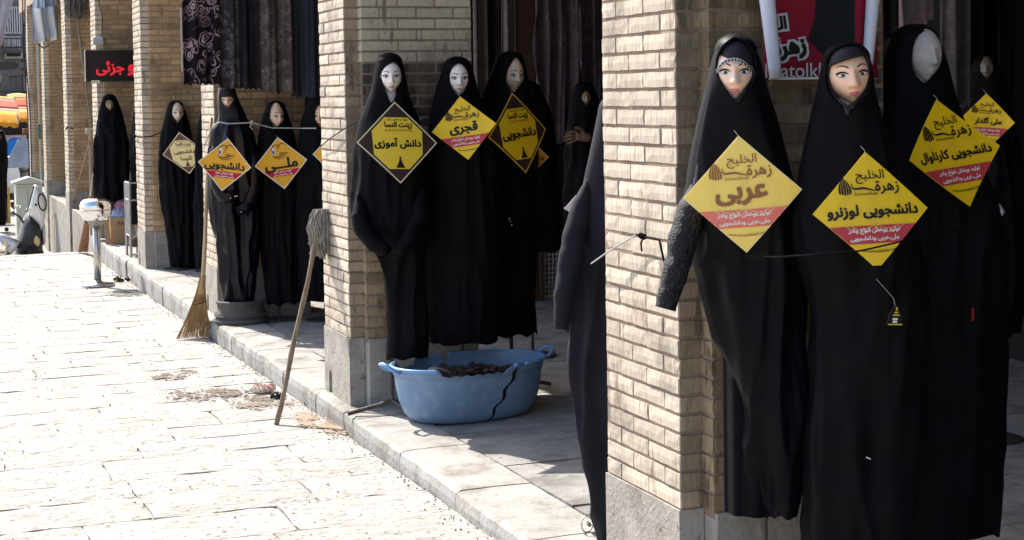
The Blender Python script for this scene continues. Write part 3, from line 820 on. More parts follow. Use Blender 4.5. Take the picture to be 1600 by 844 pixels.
A, fA = mannequin('mannequin with a high bare forehead behind the left side of the blue tub', 610, 7.97,
 [(82,604,610),(90,590,627),(100,587,630),(120,584,634),(140,580,638),(160,572,644),(190,561,656),(222,555,664),(260,553,668),(300,551,670),(345,551,670),(370,557,668),(392,578,666),(405,590,665),(440,598,665),(480,603,666),(520,605,668),(557,606,668)],
 [(97,613,616),(100,607,621),(106,600,625),(115,596.5,627.5),(130,597,628.5),(140,600,626),(147,603,622),(155,606,617),(161,609,613)],
 (609.5,120.6,146), up=1.10, yaw=.10, seed=3, eyes=(.03,.015,.01), rot=-.9, polex=612, fold=.045)
sleeve(A, fA, [(560,300),(566,350),(585,376),(606,388)], [.045,.048,.042,.030], BK, [-.10,-.13,-.17,-.19], cuff=BK, beads=1, seed=2)
sleeve(A, fA, [(660,290),(655,335),(640,365),(622,387)], [.045,.046,.042,.030], BK, [-.10,-.13,-.17,-.19], cuff=BK, beads=1, seed=5)
B, fB = mannequin('mannequin with red lips in the middle of the three above the blue tub', 718, 8.02,
 [(88,708,716),(96,696,732),(110,690,740),(130,684,744),(150,678,750),(175,672,762),(205,668,772),(250,666,780),(310,664,784),(380,664,786),(440,666,784),(500,668,780),(534,672,776)],
 [(98,716,718.5),(101,710,723),(107,705,728),(115,702,731),(130,702.5,731),(140,706,728),(147,711,724),(150,716,718)],
 (716,123.5,149), up=1.08, yaw=.12, seed=8, eyes=(.03,.015,.01), base=None, fold=.04, ymax=.13)
b = MB(); b.tube([(.0, .065, .01), (.0, .065, .6)], .009, 10); b.build('pole', IRON, B); b = MB(); b.lathe([(0,0),(.045,0),(.045,.01),(.012,.02),(0,.02)], (0, .065, .001), 20); b.build('base_plate', IRON, B)
Cm, fC = mannequin('bald browed mannequin turned to the right, behind the shaded sign with black corners', 800, 8.35,
 [(80,790,806),(86,778,815),(100,771,821),(120,764,825),(140,757,829),(170,748,838),(200,742,842),(240,745,838),(300,750,838),(360,752,838),(420,755,840),(470,760,839),(521,765,838)],
 [(84,811,814),(88,805,816),(95,800,817.5),(110,792,818.5),(125,789.5,817),(135,793,813),(141,799,808),(145,803,805)],
 (802,120,142), up=1.42, skin=SK_B, yaw=.42, seed=12, lips='dull lip paint', fold=.04, rot=.35, polex=800)
sleeve(Cm, fC, [(800,235),(808,290),(806,325),(800,345)], [.05,.055,.05,.036], BK, [-.14,-.17,-.19,-.2], cuff=BK, beads=4, seed=7)
M1, f1 = mannequin('nearest mannequin with a jewelled band above its eyes, in front of the lit brick pillar', 1160, 4.08,
 [(52,1138,1158),(60,1127,1172),(75,1117,1183),(100,1110,1191),(130,1103,1198),(160,1096,1206),(200,1086,1219),(250,1076,1234),(300,1068,1246),(345,1064,1252),(385,1078,1256),(420,1092,1258),(450,1099,1259),(500,1108,1260),(550,1125,1260),(600,1142,1260),(650,1156,1259),(700,1164,1257),(740,1167,1252),(775,1176,1246),(804,1190,1238)],
 [(60,1148,1153),(66,1137,1163),(75,1128,1172),(90,1121,1179),(108,1119.5,1182),(120,1122,1180),(135,1129,1174),(150,1139,1163),(161,1148,1154)],
 (1147.6,114,159.5), skin=SK_L, lips='pink lip paint', eyes=(.10,.09,.065), yaw=.02, seed=21, fold=.055, ymax=.15, mat=M('violet black cloth', (.003,.0026,.0044), (.005,.0044,.007), 3, rough=.5, spec=.08, bump=.0006, bscale=220),
 coif=([(58,1140,1160),(64,1128,1172),(80,1121,1180),(100,1118,1183),(115,1118,1183),(140,1124,1178),(160,1132,1170),(175,1136,1166)],
       [(95,1145,1153),(98,1136,1161),(103,1128,1168),(110,1122,1175),(118,1123.5,1175),(135,1131,1168),(150,1139,1159),(159,1145,1153)]), base='plate', polex=1191, hoodry=1.15, facefwd=.022)
# jewelled band along the scarf edge, lace cuffed sleeve, inner skirt
b = MB(); pts = []
for k, (x, y) in enumerate([(1121,112),(1123.5,106.5),(1127.5,102),(1132,98.5),(1137,96.3),(1142,95),(1147,94.6),(1152,95),(1157,96.5),(1162,99),(1167,103),(1171,108),(1174,113)]):
    lx, z = f1.loc(x, y); pts.append((lx, z))
hx, hz, hh = headpos(f1, 1147.6, 114, 159.5, 0)
band = [Vector((x, -(.585*hh)*math.sqrt(max(.05, 1-((x-hx)/(.42*hh))**2))*1.0-.004, z)) for x, z in pts]
for a, c in zip(band, band[1:]):
    up_ = Vector((0, 0, .0055)); b.poly([a-up_, c-up_, c+up_, a+up_])
o = b.build('jewelled_band', M('silver sequin band', (.42,.42,.45), rough=.4, metal=.2), M1, solid=.002)
for a, c in zip(band, band[1:]):
    b = MB(); mid = a.lerp(c, .5)+Vector((0, -.0022, 0)); dx = (c-a)*.27; up_ = Vector((0, 0, .0028))
    b.poly([mid-dx-up_, mid+dx-up_, mid+dx+up_, mid-dx+up_]); b.build('bead', M('jet bead', (.01,.01,.012), rough=.2), o, solid=.001)
LACE = M('black lace', (.004,.004,.006), (.032,.030,.046), 120, rough=.6, lo=.52, hi=.66, bump=.006, bscale=160, detail=3)
sleeve(M1, f1, [(1088,275),(1079,330),(1070,370),(1056,425),(1043,473)], [.03,.040,.040,.036,.031], LACE, [-.04,-.08,-.10,-.12,-.13])
# strip beside the face, its violet colour standing for the sunlit chador edge
sleeve(M1, f1, [(1118,150),(1108,180),(1100,225),(1092,275),(1084,335)], [.002,.006,.010,.012,.014], M('violet sunlit edge', (.018,.014,.03), (.035,.028,.052), 5, rough=.45, spec=.4), [-.03,-.05,-.06,-.065,-.06], name='sunlit_edge_strip')
x0, z0 = f1.loc(1128, 560); x1, z1 = f1.loc(1232, 806)
b = MB()
def skf(u, v):
    a = math.pi*2*u; xc, hw = (x0+x1)/2, (x1-x0)/2
    return (xc+hw*math.cos(a), .06+.09*math.sin(a)+.008*math.sin(9*a), z1+(z0+.25-z1)*v)
b.grid(skf, 60, 12); b.build('underskirt', BK, M1, smooth=True)
M2, f2 = mannequin('pink lipped mannequin with grey eyes behind the bright yellow sign with a cord across it', 1335, 3.86,
 [(64,1308,1326),(70,1296,1345),(80,1290,1356),(100,1283,1363),(130,1278,1366),(160,1271,1371),(200,1262,1386),(250,1252,1402),(300,1246,1414),(350,1242,1426),(400,1242,1440),(450,1252,1449),(500,1264,1450),(600,1261,1446),(700,1256,1440),(800,1251,1432),(870,1247,1426)],
 [(70,1324,1334),(74,1310,1344),(82,1298,1352),(95,1292,1358),(120,1289,1360),(140,1292,1358),(155,1301,1350),(168,1316,1336),(173,1324,1328)],
 (1325,117.5,165.5), skin=SK_P, lips='pink lip paint', eyes=(.11,.11,.10), yaw=.20, roll=-.09, seed=31, fold=.04, ymax=.15,
 coif=([(68,1312,1340),(74,1300,1351),(85,1293,1358),(100,1290,1361),(130,1291,1360),(150,1297,1354),(166,1306,1347),(172,1310,1343)],
       [(86,1346,1353),(90,1332,1355),(95,1315,1356.5),(102,1296,1357),(120,1294,1356.5),(140,1298,1353),(152,1305,1347),(160,1315,1340),(164.5,1323,1331)]), base='plate')
M3, f3 = mannequin('mannequin with a plain unpainted white face, second from the right', 1450, 4.32,
 [(37,1420,1442),(44,1404,1456),(60,1392,1466),(80,1384,1474),(100,1378,1482),(130,1372,1489),(170,1364,1500),(210,1358,1515),(260,1352,1535),(310,1348,1556),(350,1346,1569),(400,1346,1573),(500,1346,1574),(600,1348,1571),(700,1350,1567),(825,1352,1562)],
 [(50,1441,1447),(54,1435,1453),(62,1429,1458),(75,1425,1461),(95,1423.5,1462.5),(110,1425,1462),(120,1430,1458),(128,1439,1451),(132,1443,1447)],
 (1441,84.5,131), up=.86, kind='plain', skin=SK_X, yaw=.42, wide=.80, facefwd=.035, seed=41, fold=.04, ymax=.16, base='plate')
M4, f4 = mannequin('faceless mannequin deepest in the dark at the right edge', 1545, 6.2,
 [(86,1530,1545),(94,1522,1558),(110,1516,1564),(140,1508,1572),(180,1498,1586),(240,1492,1598),(330,1490,1602),(420,1492,1602),(520,1498,1598)],
 [(91,1539,1543),(94,1534,1548),(102,1531,1552),(112,1532,1552),(120,1536,1548),(127,1541,1544)],
 (1541,107,126), kind='plain', skin=skinmat('dull plastic', (.16,.12,.095)), seed=51, base='plate')
D, fD = mannequin('bald mannequin behind the pale sign with brown corners', 277, 15.85,
 [(157,268,280),(162,264,285),(172,260,289),(185,257,293),(200,253,298),(215,250,301),(245,248,303),(290,250,306),(340,256,309),(380,262,311),(416,269,312)],
 [(159.5,274,278),(163,270,282),(170,268.5,284.5),(180,268.5,284),(187,272,282),(192,275.5,278.5)],
 (276.5,176.8,191.3), up=1.25, skin=SK_B, lips='dull lip paint', yaw=.2, seed=61, fold=.06, base='plate')
K_, fK = mannequin('black figure whose edge shows left of the straw broom', 326, 15.5,
 [(168,319,333),(176,314,338),(190,310,342),(215,305,348),(260,303,350),(330,303,350),(418,306,348)], None, (326,186,200), kind='plain', seed=62, base='plate')
E_, fE = mannequin('satin veiled mannequin standing on the ribbed black drum', 366, 11.8,
 [(132,346,360),(138,341,367),(150,340,371),(165,340,377),(180,341,384),(192,339,391),(200,330,396),(230,327,401),(280,327,407),(320,328,409),(350,333,409),(380,339,406),(420,345,402),(450,349,399),(476,353,396)],
 [(139,350,356),(143,345,361),(150,343,366),(157,344,366.5),(162,347,364),(167,351,360),(171,354,357)],
 (354.7,156.7,171.2), up=1.15, mat=msatin(), skin=SK_L, yaw=0, seed=71, fold=.07, ymax=.15,
 coif=([(134,348,360),(140,343,366),(150,341.5,368),(160,342,367),(170,346,364),(180,347,362)],
       [(151.5,345,365),(152.2,343.5,366.5),(158,345,365.5),(164,348.5,361.5),(170.5,354,357)]), base=None)
sleeve(E_, fE, [(345,205),(336,240),(337,285),(350,308),(366,304)], [.02,.04,.046,.042,.034], msatin(), [.0,-.06,-.10,-.15,-.17], cuff=BK, beads=4, seed=9)
sleeve(E_, fE, [(388,210),(398,250),(398,298),(385,322),(372,328)], [.02,.04,.046,.042,.034], msatin(), [.0,-.06,-.10,-.15,-.17], cuff=BK, beads=5, seed=11)
b = MB(); b.tube([(.0, 0, .17), (.0, 0, .5)], .012, 8); b.build('pole', IRON, E_)
F_, fF = mannequin('bald tan faced mannequin under the hanging cloths', 432, 12.02-.25,
 [(157,426,438),(162,419,444),(172,413,448),(185,409,452),(200,405,458),(230,402,464),(270,402,469),(330,405,471),(400,410,470),(474,418,468)],
 [(159,428,432),(163,423,437),(172,420,441),(185,419.5,442),(193,423,439.5),(199.5,430,433)],
 (432,183,199.3), up=1.45, skin=SK_B, lips='dull lip paint', yaw=.38, seed=81, fold=.05, base='plate', ymax=.12)
G_, fG = mannequin('mannequin in black half hidden by the whitewashed brick pillar', 505, 11.6,
 [(150,490,515),(158,482,526),(175,474,534),(200,468,542),(240,464,548),(320,462,550),(400,466,548),(470,470,545)],
 [(160,500,504),(165,494,510),(175,491,514),(188,492,513),(200,500,505)],
 (503,182,199), up=1.2, skin=SK_P, lips='dull lip paint', yaw=-.3, seed=91, base='plate')
H_, fH = mannequin('small brown faced mannequin under the red lettered sign', 172, 19.5,
 [(147,164,176),(152,160,181),(162,157,186),(180,153,192),(205,149,199),(240,147,205),(290,147,210),(318,150,211),(350,152,211)],
 [(156,168,172),(159,164.5,176),(164,163.5,178),(169,166,175),(174,170,172)],
 (171,163.5,174), skin=SK_D, yaw=.2, seed=101, fold=.07, base='plate')
I_, fI = mannequin('black figure whose edge shows left of the roped brick pillar', 226, 17.6,
 [(140,218,236),(150,212,242),(175,207,247),(215,204,251),(270,202,253),(350,204,250)], None, (226,165,180), kind='plain', seed=111, base='plate')
N_, fN = mannequin('mannequin half hidden behind the shaded sign with black corners', 828, 9.4,
 [(126,818,832),(134,811,840),(145,806,848),(165,800,857),(190,795,864),(230,792,869),(290,792,872),(350,795,876),(390,798,879)],
 [(136,815,822),(140,812,830),(150,812,833),(158,815,831),(167,822,826)],
 (822,151,165), up=1.2, skin=SK_B, lips='dull lip paint', yaw=.3, seed=121, base='plate', ymax=.14)
O_, fO = mannequin('dim veiled mannequin in front of the patterned curtains, only its brown face showing', 914, 10.2,
 [(128,904,918),(134,898,926),(150,893,934),(175,889,942),(210,884,950),(260,882,955),(330,882,958),(390,884,958)],
 [(141,913,916),(145,909,921),(153,907,924),(160,910,922),(168,914,917)],
 (915,153,166), skin=SK_D, yaw=.2, seed=131, base='plate')
# long dark blue garment on its own stand, half behind the nearest pillar
fP = frame(948, 5.18); P_ = thing('mannequin', 'long dark blue garment on a stand half behind the nearest brick pillar', 'mannequin', fP.o, fP.th)
BLU = M('dark blue cloth', (.008,.008,.013), (.014,.014,.021), 4, rough=.7, sheen=.02, spec=.12, bump=.001, bscale=160)
cloak(P_, 'chador', fP, [(150,940,962),(165,936,975),(190,931,985),(235,922,1000),(300,909,1010),(350,901,1014),(400,893,1016),(450,887,1016),(500,884,1014),(560,885,1010),(600,888,1006),(650,894,1002),(700,903,998),(750,914,992),(800,925,988),(850,934,982),(880,938,978)], None, BLU, .08, .05, 200, .13)
sleeve(P_, fP, [(930,250),(912,310),(894,380),(884,440),(880,480),(879,507)], [.015,.035,.040,.036,.032,.024], BLU, [.0,-.04,-.08,-.10,-.10,-.10], seed=14)
stand(P_, 0, 0, .3, 0, 0, True)
# ================================================================== TUB
def rr2(a, n=2.6): # superellipse
    c, s_ = math.cos(a), math.sin(a); k = (abs(c)**n+abs(s_)**n)**(-1/n); return c*k, s_*k
TB = thing('plastic_tub', 'cracked blue plastic tub with two handles, half full of dark scraps', 'tub', (2.652, 7.765, .002), .16)
TBL = M('blue plastic', (.145,.235,.375), (.18,.265,.395), 5, rough=.5, spec=.4, bump=.0015, bscale=70, c3=(.22,.31,.43), s3=20, l3=(.45,.75))
NA = 144
prof = [(.270,.0),(.296,.006),(.325,.04),(.348,.10),(.359,.16),(.365,.205),(.368,.232),(.374,.234),(.378,.262),(.380,.278)]
inn = [(.370,.278),(.366,.24),(.356,.235),(.344,.16),(.326,.10),(.298,.03),(.0,.018)]
def cut_here(k, j):       # jagged crack down the right of the front
    a = 2*math.pi*k/NA; z = prof[j][1]
    ac = math.radians(-66)+.0-(.28-z)*.85+.02*math.sin(z*60); w_ = .030*(z/.28)**.8
    return abs((a-2*math.pi)-ac) < w_+.012 and z > .03
b = MB()
cols = []
def tpt(k, r_, z):
    a = 2*math.pi*k/NA; x, y = rr2(a, 2.3)
    ad = (math.degrees(a)+360) % 360
    return (x*r_*1.075, y*r_*.67, z)
edges_missing = lambda k: (232 < (360*k/NA) % 360 < 286) or (118 < (360*k/NA) % 360 < 142) or (88 < (360*k/NA) % 360 < 94)
crack_a = lambda z: math.radians(294)-(.28-z)*1.5+.03*math.sin(z*70)
outer = []; N_o = len(prof)
hl = [p for p in prof]
def wallpt(k, r_, z):
    # open the crack by nudging columns aside
    k0 = KC; g = .046*(max(0, z-.012)/.27)**.9; dk = (k-k0-.5)
    sh = crack_a(z)-2*math.pi*(k0+.5)/NA; fall = math.exp(-(dk/16)**2)
    a = 2*math.pi*k/NA+sh*fall
    if abs(dk) < 9: a += (1 if dk > 0 else -1)*(g-2*math.pi*.5/NA*(z/.28))*(1-(abs(dk)-.5)/9)
    x, y = rr2(a, 2.3); low = 0
    return (x*r_*1.075, y*r_*.67, z)
zsub = []
KC = int(math.radians(294)/(2*math.pi)*NA)
for (r0,z0),(r1,z1) in zip(prof, prof[1:]):
    n = max(1, int((z1-z0)/.012))
    for q in range(n): zsub.append((r0+(r1-r0)*q/n, z0+(z1-z0)*q/n))
zsub.append(prof[-1])
isub = [(r_-.010 if z > .012 else r_, z) for r_, z in zsub]
def shell(zs_, flip):
    V = {}
    for j, (r_, z) in enumerate(zs_):
        for k in range(NA):
            top = z
            if edges_missing(k) and z > .245: top = .245+.004*math.sin(k*1.7)
            V[j,k] = b.V(wallpt(k, r_-(.006 if edges_missing(k) and z > .235 else 0), top))
    for j in range(len(zs_)-1):
        z = (zs_[j][1]+zs_[j+1][1])/2; ca = crack_a(z)
        kk = KC
        for k in range(NA):
            if k == kk and z > .012: continue
            q = (V[j,k], V[j,(k+1)%NA], V[j+1,(k+1)%NA], V[j+1,k])
            b.Fc(*(reversed(q) if flip else q))
    return V
Vo = shell(zsub, False); Vi = shell(isub, True); J = len(zsub)-1
for k in range(NA):
    if k == KC: continue
    b.Fc(Vo[J,k], Vo[J,(k+1)%NA], Vi[J,(k+1)%NA], Vi[J,k])
b.Fc(*[Vi[0,k] for k in range(NA)]); b.Fc(*reversed([Vo[0,k] for k in range(NA)]))
b.build('tub_wall', TBL, TB, smooth=True)
# rolled rim, broken away in places
runs = []; cur = []
for k in range(NA+1):
    a = 2*math.pi*k/NA
    bad = edges_missing(k % NA) or abs(a-crack_a(.278)) < .035
    if bad:
        if len(cur) > 2: runs.append(cur)
        cur = []
    else: x, y = rr2(a, 2.3); cur.append((x*.384*1.075, y*.384*.67, .276))
if len(cur) > 2: runs.append(cur)
for r_ in runs:
    b = MB(); b.tube(r_, .0095, 8); b.build('rim', M('pale blue plastic', (.20,.36,.62), (.16,.31,.58), 8, rough=.35), TB, smooth=True)
for s_ in (-1, 1):
    b = MB(); x = s_*.413
    pts = [(x-.0*s_, -.055, .262),(x+.03*s_, -.055, .272),(x+.062*s_, -.045, .298),(x+.07*s_, 0, .306),(x+.062*s_, .045, .298),(x+.03*s_, .055, .272),(x, .055, .262)]
    b.tube(pts, .010, 8); b.build('handle', M('pale blue plastic', (0,0,0)), TB, smooth=True)
b = MB()
def heap(u, v):
    x, y = (u*2-1), (v*2-1); xx = x*math.sqrt(1-y*y/2); yy = y*math.sqrt(1-x*x/2); d = math.hypot(xx, yy)
    z = .168+.05*(1-d)+.028*math.sin(9*xx+1)*math.cos(8*yy)+.018*math.sin(23*xx+5*yy)+.012*math.sin(31*yy+11*xx)+(.03 if -.5 < xx < -.1 and yy > -.2 else 0)*max(0, 1-d)
    return (xx*.372, yy*.232, z)
b.grid(heap, 60, 44)
b.build('scrap_heap', M('dark scraps', (.012,.010,.010), (.05,.03,.022), 14, rough=.75, bump=.006, bscale=50, c3=(.14,.07,.05), s3=9, l3=(.56,.6)), TB, smooth=True)
for k in range(46):
    b = MB(); a, r_ = rnd.uniform(0, 6.28), rnd.uniform(.05,.26); c = Vector((r_*1.3*math.cos(a), r_*.68*math.sin(a), .222-.1*r_+.02))
    s_ = rnd.uniform(.012, .03); P = [c+Vector((s_*math.cos(t)*rnd.uniform(.6,1.3), s_*math.sin(t)*rnd.uniform(.6,1.3), rnd.uniform(-.008,.012))) for t in np.linspace(0, 5.4, 6)]
    b.poly(P); b.build('scrap', rnd.choice([M('dark scraps', (0,0,0)), M('brown scraps', (.14,.075,.05), (.07,.04,.03), 20), M('dark scraps', (0,0,0)), M('brown scraps', (0,0,0))]), TB, solid=.003)
b = MB(); b.grid(lambda u, v: (-.27+.16*u, -.06+.05*math.sin(u*2)+.05*v, .225+.03*math.sin(u*3.1)+.004*math.sin(v*9)), 10, 5); b.build('scrap', M('pale wood chip', (.42,.33,.28)), TB, solid=.006)
# ================================================================== MOPS, BROOMS
def strands(mb, n, top, fall, spread, rad, r, droop=1.):
    for k in range(n):
        a = r.uniform(0, 2*math.pi); s_ = r.uniform(.25, 1)
        L_ = fall*r.uniform(.65, 1.05); P = []
        for j in range(7):
            t = j/6; rr_ = spread*s_*(math.sin(min(1, t*2.2)*math.pi/2))+.008*math.sin(t*9+k)
            P.append(Vector(top)+Vector((rr_*math.cos(a)+.006*math.sin(t*13+k), rr_*math.sin(a)*.7, .05*math.sin(min(1, t*3)*math.pi/2)*s_*.8-L_*max(0, t-.12)**1.1)))
        mb.tube(P, rad, 4, caps=False)
YARN = M('grey mop yarn', (.36,.32,.27), (.22,.19,.155), 30, rough=.95, bump=.001, bscale=200)
foot = onS(432, 664); topp = onX(502, 338, 2.125)
mp = thing('mop', 'grey string mop standing upside down against the whitewashed brick pillar', 'mop', foot)
hd = topp-foot; b = MB()
N = 12; b.tube([hd*(i/N)+Vector((.003*math.sin(i), .003*math.cos(i*1.3), 0)) for i in range(N+1)], [.0135+.002*math.sin(i*2) for i in range(N+1)], 10); b.build('handle', WOOD, mp, smooth=True)
b = MB(); r = random.Random(3); strands(b, 210, hd+Vector((0,0,.02)), .30, .075, .0032, r)
b.build('mop_yarn', YARN, mp)['kind'] = 'stuff'
b = MB(); b.bevbox(-.03, .03, -.03, .03, -.06, .03, .01, T=lambda p: Vector(p)+hd); b.build('mop_socket', M('socket', (.3,.28,.25)), mp)
STRAW = M('broom straw', (.50,.34,.16), (.34,.21,.09), 20, rough=.85, st=(6,6,1))
STRAW2 = M('reddish broom straw', (.46,.26,.14), (.30,.15,.08), 20, rough=.85, st=(6,6,1))
def broom(label, foot, neck, top, w_, mat, n, r0, lean=(1,0), hmat=None):
    t = thing('broom', label, 'broom', foot); d = (top-foot); nk = neck-foot; r = random.Random(int(foot.y*100))
    b = MB(); b.tube([nk*.96+(top-neck)*(i/8)+Vector((.004*math.sin(i), 0, 0)) for i in range(9)], [r0*(1-.03*i) for i in range(9)], 10); b.build('handle', hmat or M('bamboo handle', (.52,.38,.22), (.40,.28,.155), 6, rough=.55, st=(4,4,1)), t, smooth=True)
    b = MB(); ax = Vector((lean[0], lean[1], 0)); side = Vector((-lean[1], lean[0], 0))
    for k in range(n):
        a = r.uniform(-1, 1); q = r.uniform(-1, 1)*math.sqrt(1-a*a)
        P = []
        for j in range(6):
            u = j/5; wdt = (.018+w_*(u**1.5))
            P.append(nk*(1-u)+Vector((0,0,.004))+ax*(a*wdt+.004*math.sin(u*7+k))+side*(q*wdt*.35)+Vector((0, 0, .02*(1-u)+r.uniform(0,.006))))
        b.tube(P, [.0022,.002,.002,.0018,.0015,.001], 3, caps=False)
    b.build('bristles', mat, t)['kind'] = 'stuff'
    b = MB(); b.tube([nk*1.06, nk*.98, nk*.86, nk*.74], [r0*1.05, .021, .028, .032], 12); b.build('straw_binding', mat, t, smooth=True)
    for u, cm in ((.80, (.05,.03,.03)), (.66, (.45,.06,.05)), (.60, (.05,.04,.03))):
        b = MB(); c = nk*u; W_ = .018+w_*((1-u)**1.5)+.006
        b.tube([c+ax*(W_*math.cos(a))+side*(W_*.5*math.sin(a))+Vector((0,0,.012*math.cos(a))) for a in np.linspace(0, 6.28, 22)], .0028, 5, caps=False); b.build('binding_cord', M('cord %s' % (cm,), cm), t)
    return t
ft = onS(304, 529); broom('long straw broom leaning on the pillar beside the satin mannequin', ft, onX(317, 436, 2.04), onX(330, 180, 2.14), .125, STRAW, 260, .0165, (.97,.2))
ft = onS(129, 394); broom('reddish straw broom leaning on the far pillar behind the steel ash bin', onS(130, 395), onX(141, 312, 2.02), onX(152, 236, 2.14), .05, STRAW2, 150, .017, (.97,.2))
f_ = onS(92, 393); t_ = onX(144, 206, 2.10); t = thing('pole', 'thin brown pole leaning on the far pillar left of the reddish broom', 'pole', f_)
b = MB(); b.tube([(0,0,0), (t_-f_)*.5+Vector((.01,0,0)), t_-f_], .014, 8); b.build('pole_shaft', M('brown stick', (.28,.17,.11), (.2,.12,.08), 9), t)
f_ = onX(141, 305, 2.1); t_ = onX(140, 206, 2.13); f_.z = 0; t = thing('pole', 'pale upright pole between the two far leaning sticks', 'pole', f_)
b = MB(); b.tube([(0,0,0), t_-f_], .014, 8); b.build('pole_shaft', M('pale stick', (.30,.27,.23)), t); b = MB(); b.bevbox(-.05,.05,-.03,.03,-.03,.04,.01, T=lambda p: Vector(p)+(t_-f_)); b.build('pole_head', M('pale stick', (0,0,0)), t)
# mop hanging high on a far pillar
tp = onY(118, 12, 23.72); t = thing('mop', 'dark grey mop hanging high on a far brick pillar, handle down', 'mop', tp)
b = MB(); r = random.Random(9); strands(b, 150, (0,-.02,.18), .42, .15, .006, r); b.build('mop_yarn', M('dark mop yarn', (.10,.085,.08), (.2,.18,.165), 18), t)['kind'] = 'stuff'
lo_ = onY(143, 205, 23.7)-tp; b = MB(); b.tube([(0,0,0), lo_*.5, lo_], .010, 8); b.build('handle', M('grey pole', (.28,.25,.22)), t)
# ================================================================== ASH BIN
bp = onS(153, 447); t = thing('ash_bin', 'polished steel ash bin with a round head on a thin post, in the street', 'ash bin', bp)
k_ = bp.y/16*.98
b = MB(); b.lathe([(0,0),(.163,0),(.167,.012),(.160,.028),(.06,.036),(.035,.055),(.03,.06),(0,.06)], n=40); b.build('base', STEEL, t, smooth=True)
b = MB(); b.lathe([(0,.058),(.036,.058),(.036,.62),(0,.62)], n=24); b.build('post', STEEL, t, smooth=True)
b = MB(); b.lathe([(0,.60),(.06,.60),(.085,.645),(.095,.655),(0,.655)], n=30); b.build('collar', M('dull steel', (.3,.29,.27), rough=.5, metal=.8), t, smooth=True)
CHR = M('chrome', (.80,.79,.77), rough=.08, metal=1)
b = MB(); b.lathe([(0,.652),(.09,.652),(.13,.672),(.150,.71),(.158,.752),(.1585,.757)], n=48); b.build('bowl', CHR, t, smooth=True)
b = MB(); b.lathe([(.152,.757),(.157,.762),(.157,.80),(.146,.835),(.12,.86),(.07,.874),(0,.876)], n=48); b.build('lid', CHR, t, smooth=True)
b = MB(); b.lathe([(.1602,.753),(.163,.757),(.1602,.762)], n=48); b.build('seam_ring', STEEL, t, smooth=True)
# ================================================================== DRUM, BOX, RACK, BASKET
c = onZ(382, 488); t = thing('drum', 'dark ribbed round drum carrying the satin mannequin', 'drum', (E_.location.x+.03, E_.location.y+.0, 0))
RUB = M('dusty black rubber', (.06,.055,.05), (.11,.10,.09), 8, rough=.8, bump=.002, bscale=60)
b = MB(); b.lathe([(0,.0),(.195,0),(.205,.01),(.205,.024),(.182,.034),(.178,.05),(.190,.062),(.190,.072),(.172,.082),(.172,.135),(.182,.145),(.182,.16),(.165,.165),(.16,.15),(0,.15)], n=48); b.build('drum_shell', RUB, t, smooth=True)
b = MB(); b.tube([(.19*math.cos(a), .19*math.sin(a), .055) for a in np.linspace(0, 6.28, 40)], .008, 6); b.build('rib', RUB, t, smooth=True)
cb = onZ(172, 378); ce = onZ(212, 377)
Yb = 19.0; xa = onY(173, 370, Yb).x; xb = xa+.42
t = thing('cardboard_box', 'brown cardboard box full of folded clothes near the far pillar', 'box', (xa, Yb, .002))
CARD = M('cardboard', (.46,.29,.16), (.40,.25,.135), 8, rough=.85)
for nm, a in (('box_side', (0,.42,0,.004,0,.30)), ('box_side', (0,.42,.316,.32,0,.30)), ('box_side', (0,.004,.0045,.3155,0,.30)), ('box_side', (.416,.42,.0045,.3155,0,.30)), ('box_bottom', (.005,.415,.005,.315,0,.004))):
    b = MB(); b.box(*a); b.build(nm, CARD, t)
b = MB(); b.poly([(0,0,.30),(.42,0,.30),(.43,-.03,.27),(-.01,-.03,.27)][::-1]); 
b = MB(); put_text(b, 'PAYON', lambda u, v: (.2+u, -.0012, .235+v), 0, 0, width=.24, bold=.02); b.build('lettering', M('brown box print', (.25,.09,.05)), t)
b = MB(); b.box(-.06, 0, 0.0, .004, 0.0, .34, T=lambda p: (p[0]-.02*(p[2]*3), p[1]-.03, p[2])); b.build('box_flap', CARD, t)
for k, (x, y, z, s_, cc, nm) in enumerate([(.13,.15,.33,.12,(.42,.48,.62),'pale blue'),(.28,.14,.34,.12,(.50,.55,.66),'white blue'),(.17,.16,.42,.10,(.42,.20,.28),'dusky pink'),(.05,.2,.40,.09,(.06,.03,.05),'dark'),(.33,.2,.40,.08,(.05,.05,.08),'navy')]):
    o_ = thing('folded_cloth', '%s cloth heaped in the cardboard box' % nm, 'clothes', (xa+x, Yb+y, z)); b = MB(); r = random.Random(k)
    b.grid(lambda u, v: (s_*math.sin(math.pi*v)*math.cos(2*math.pi*u)*(1+.25*math.sin(5*u*6.28+k)), s_*.8*math.sin(math.pi*v)*math.sin(2*math.pi*u)*(1+.2*math.sin(7*v+k)), -s_*.7*math.cos(math.pi*v)*(1+.25*math.sin(9*u*6.28+7*v))), 34, 16)
    b.build('cloth_heap', M('cloth '+nm, cc, tuple(q*.55 for q in cc), 25, rough=.9, lo=.45, hi=.55), o_, smooth=True)
r0 = onZ(208, 402); t = thing('wire_rack', 'grey metal rack standing by the roped pillar and the box', 'rack', (r0.x, r0.y, 0), 0)
GAL = M('galvanised', (.42,.41,.40), (.3,.29,.28), 12, rough=.45, metal=.7)
for x in (-.02, .09):
    for y in (0, .34):
        b = MB(); b.tube([(x, y, .0), (x, y, .78)], .014, 8); b.build('upright', GAL, t)
for z in (.78, .60, .22):
    b = MB(); b.tube([(-.02,0,z),(.09,0,z),(.09,.34,z),(-.02,.34,z),(-.02,0,z)], .009, 6); b.build('rail', GAL, t)
for k in range(7):
    b = MB(); y = .03+.047*k; b.tube([(-.02,y,.78),(-.02,y,.22)], .005, 5); b.build('wire', GAL, t)
b = MB(); b.bevbox(-.01,.08,.02,.3,.10,.2,.02); b.build('tray', M('dark tray', (.08,.075,.07)), t)
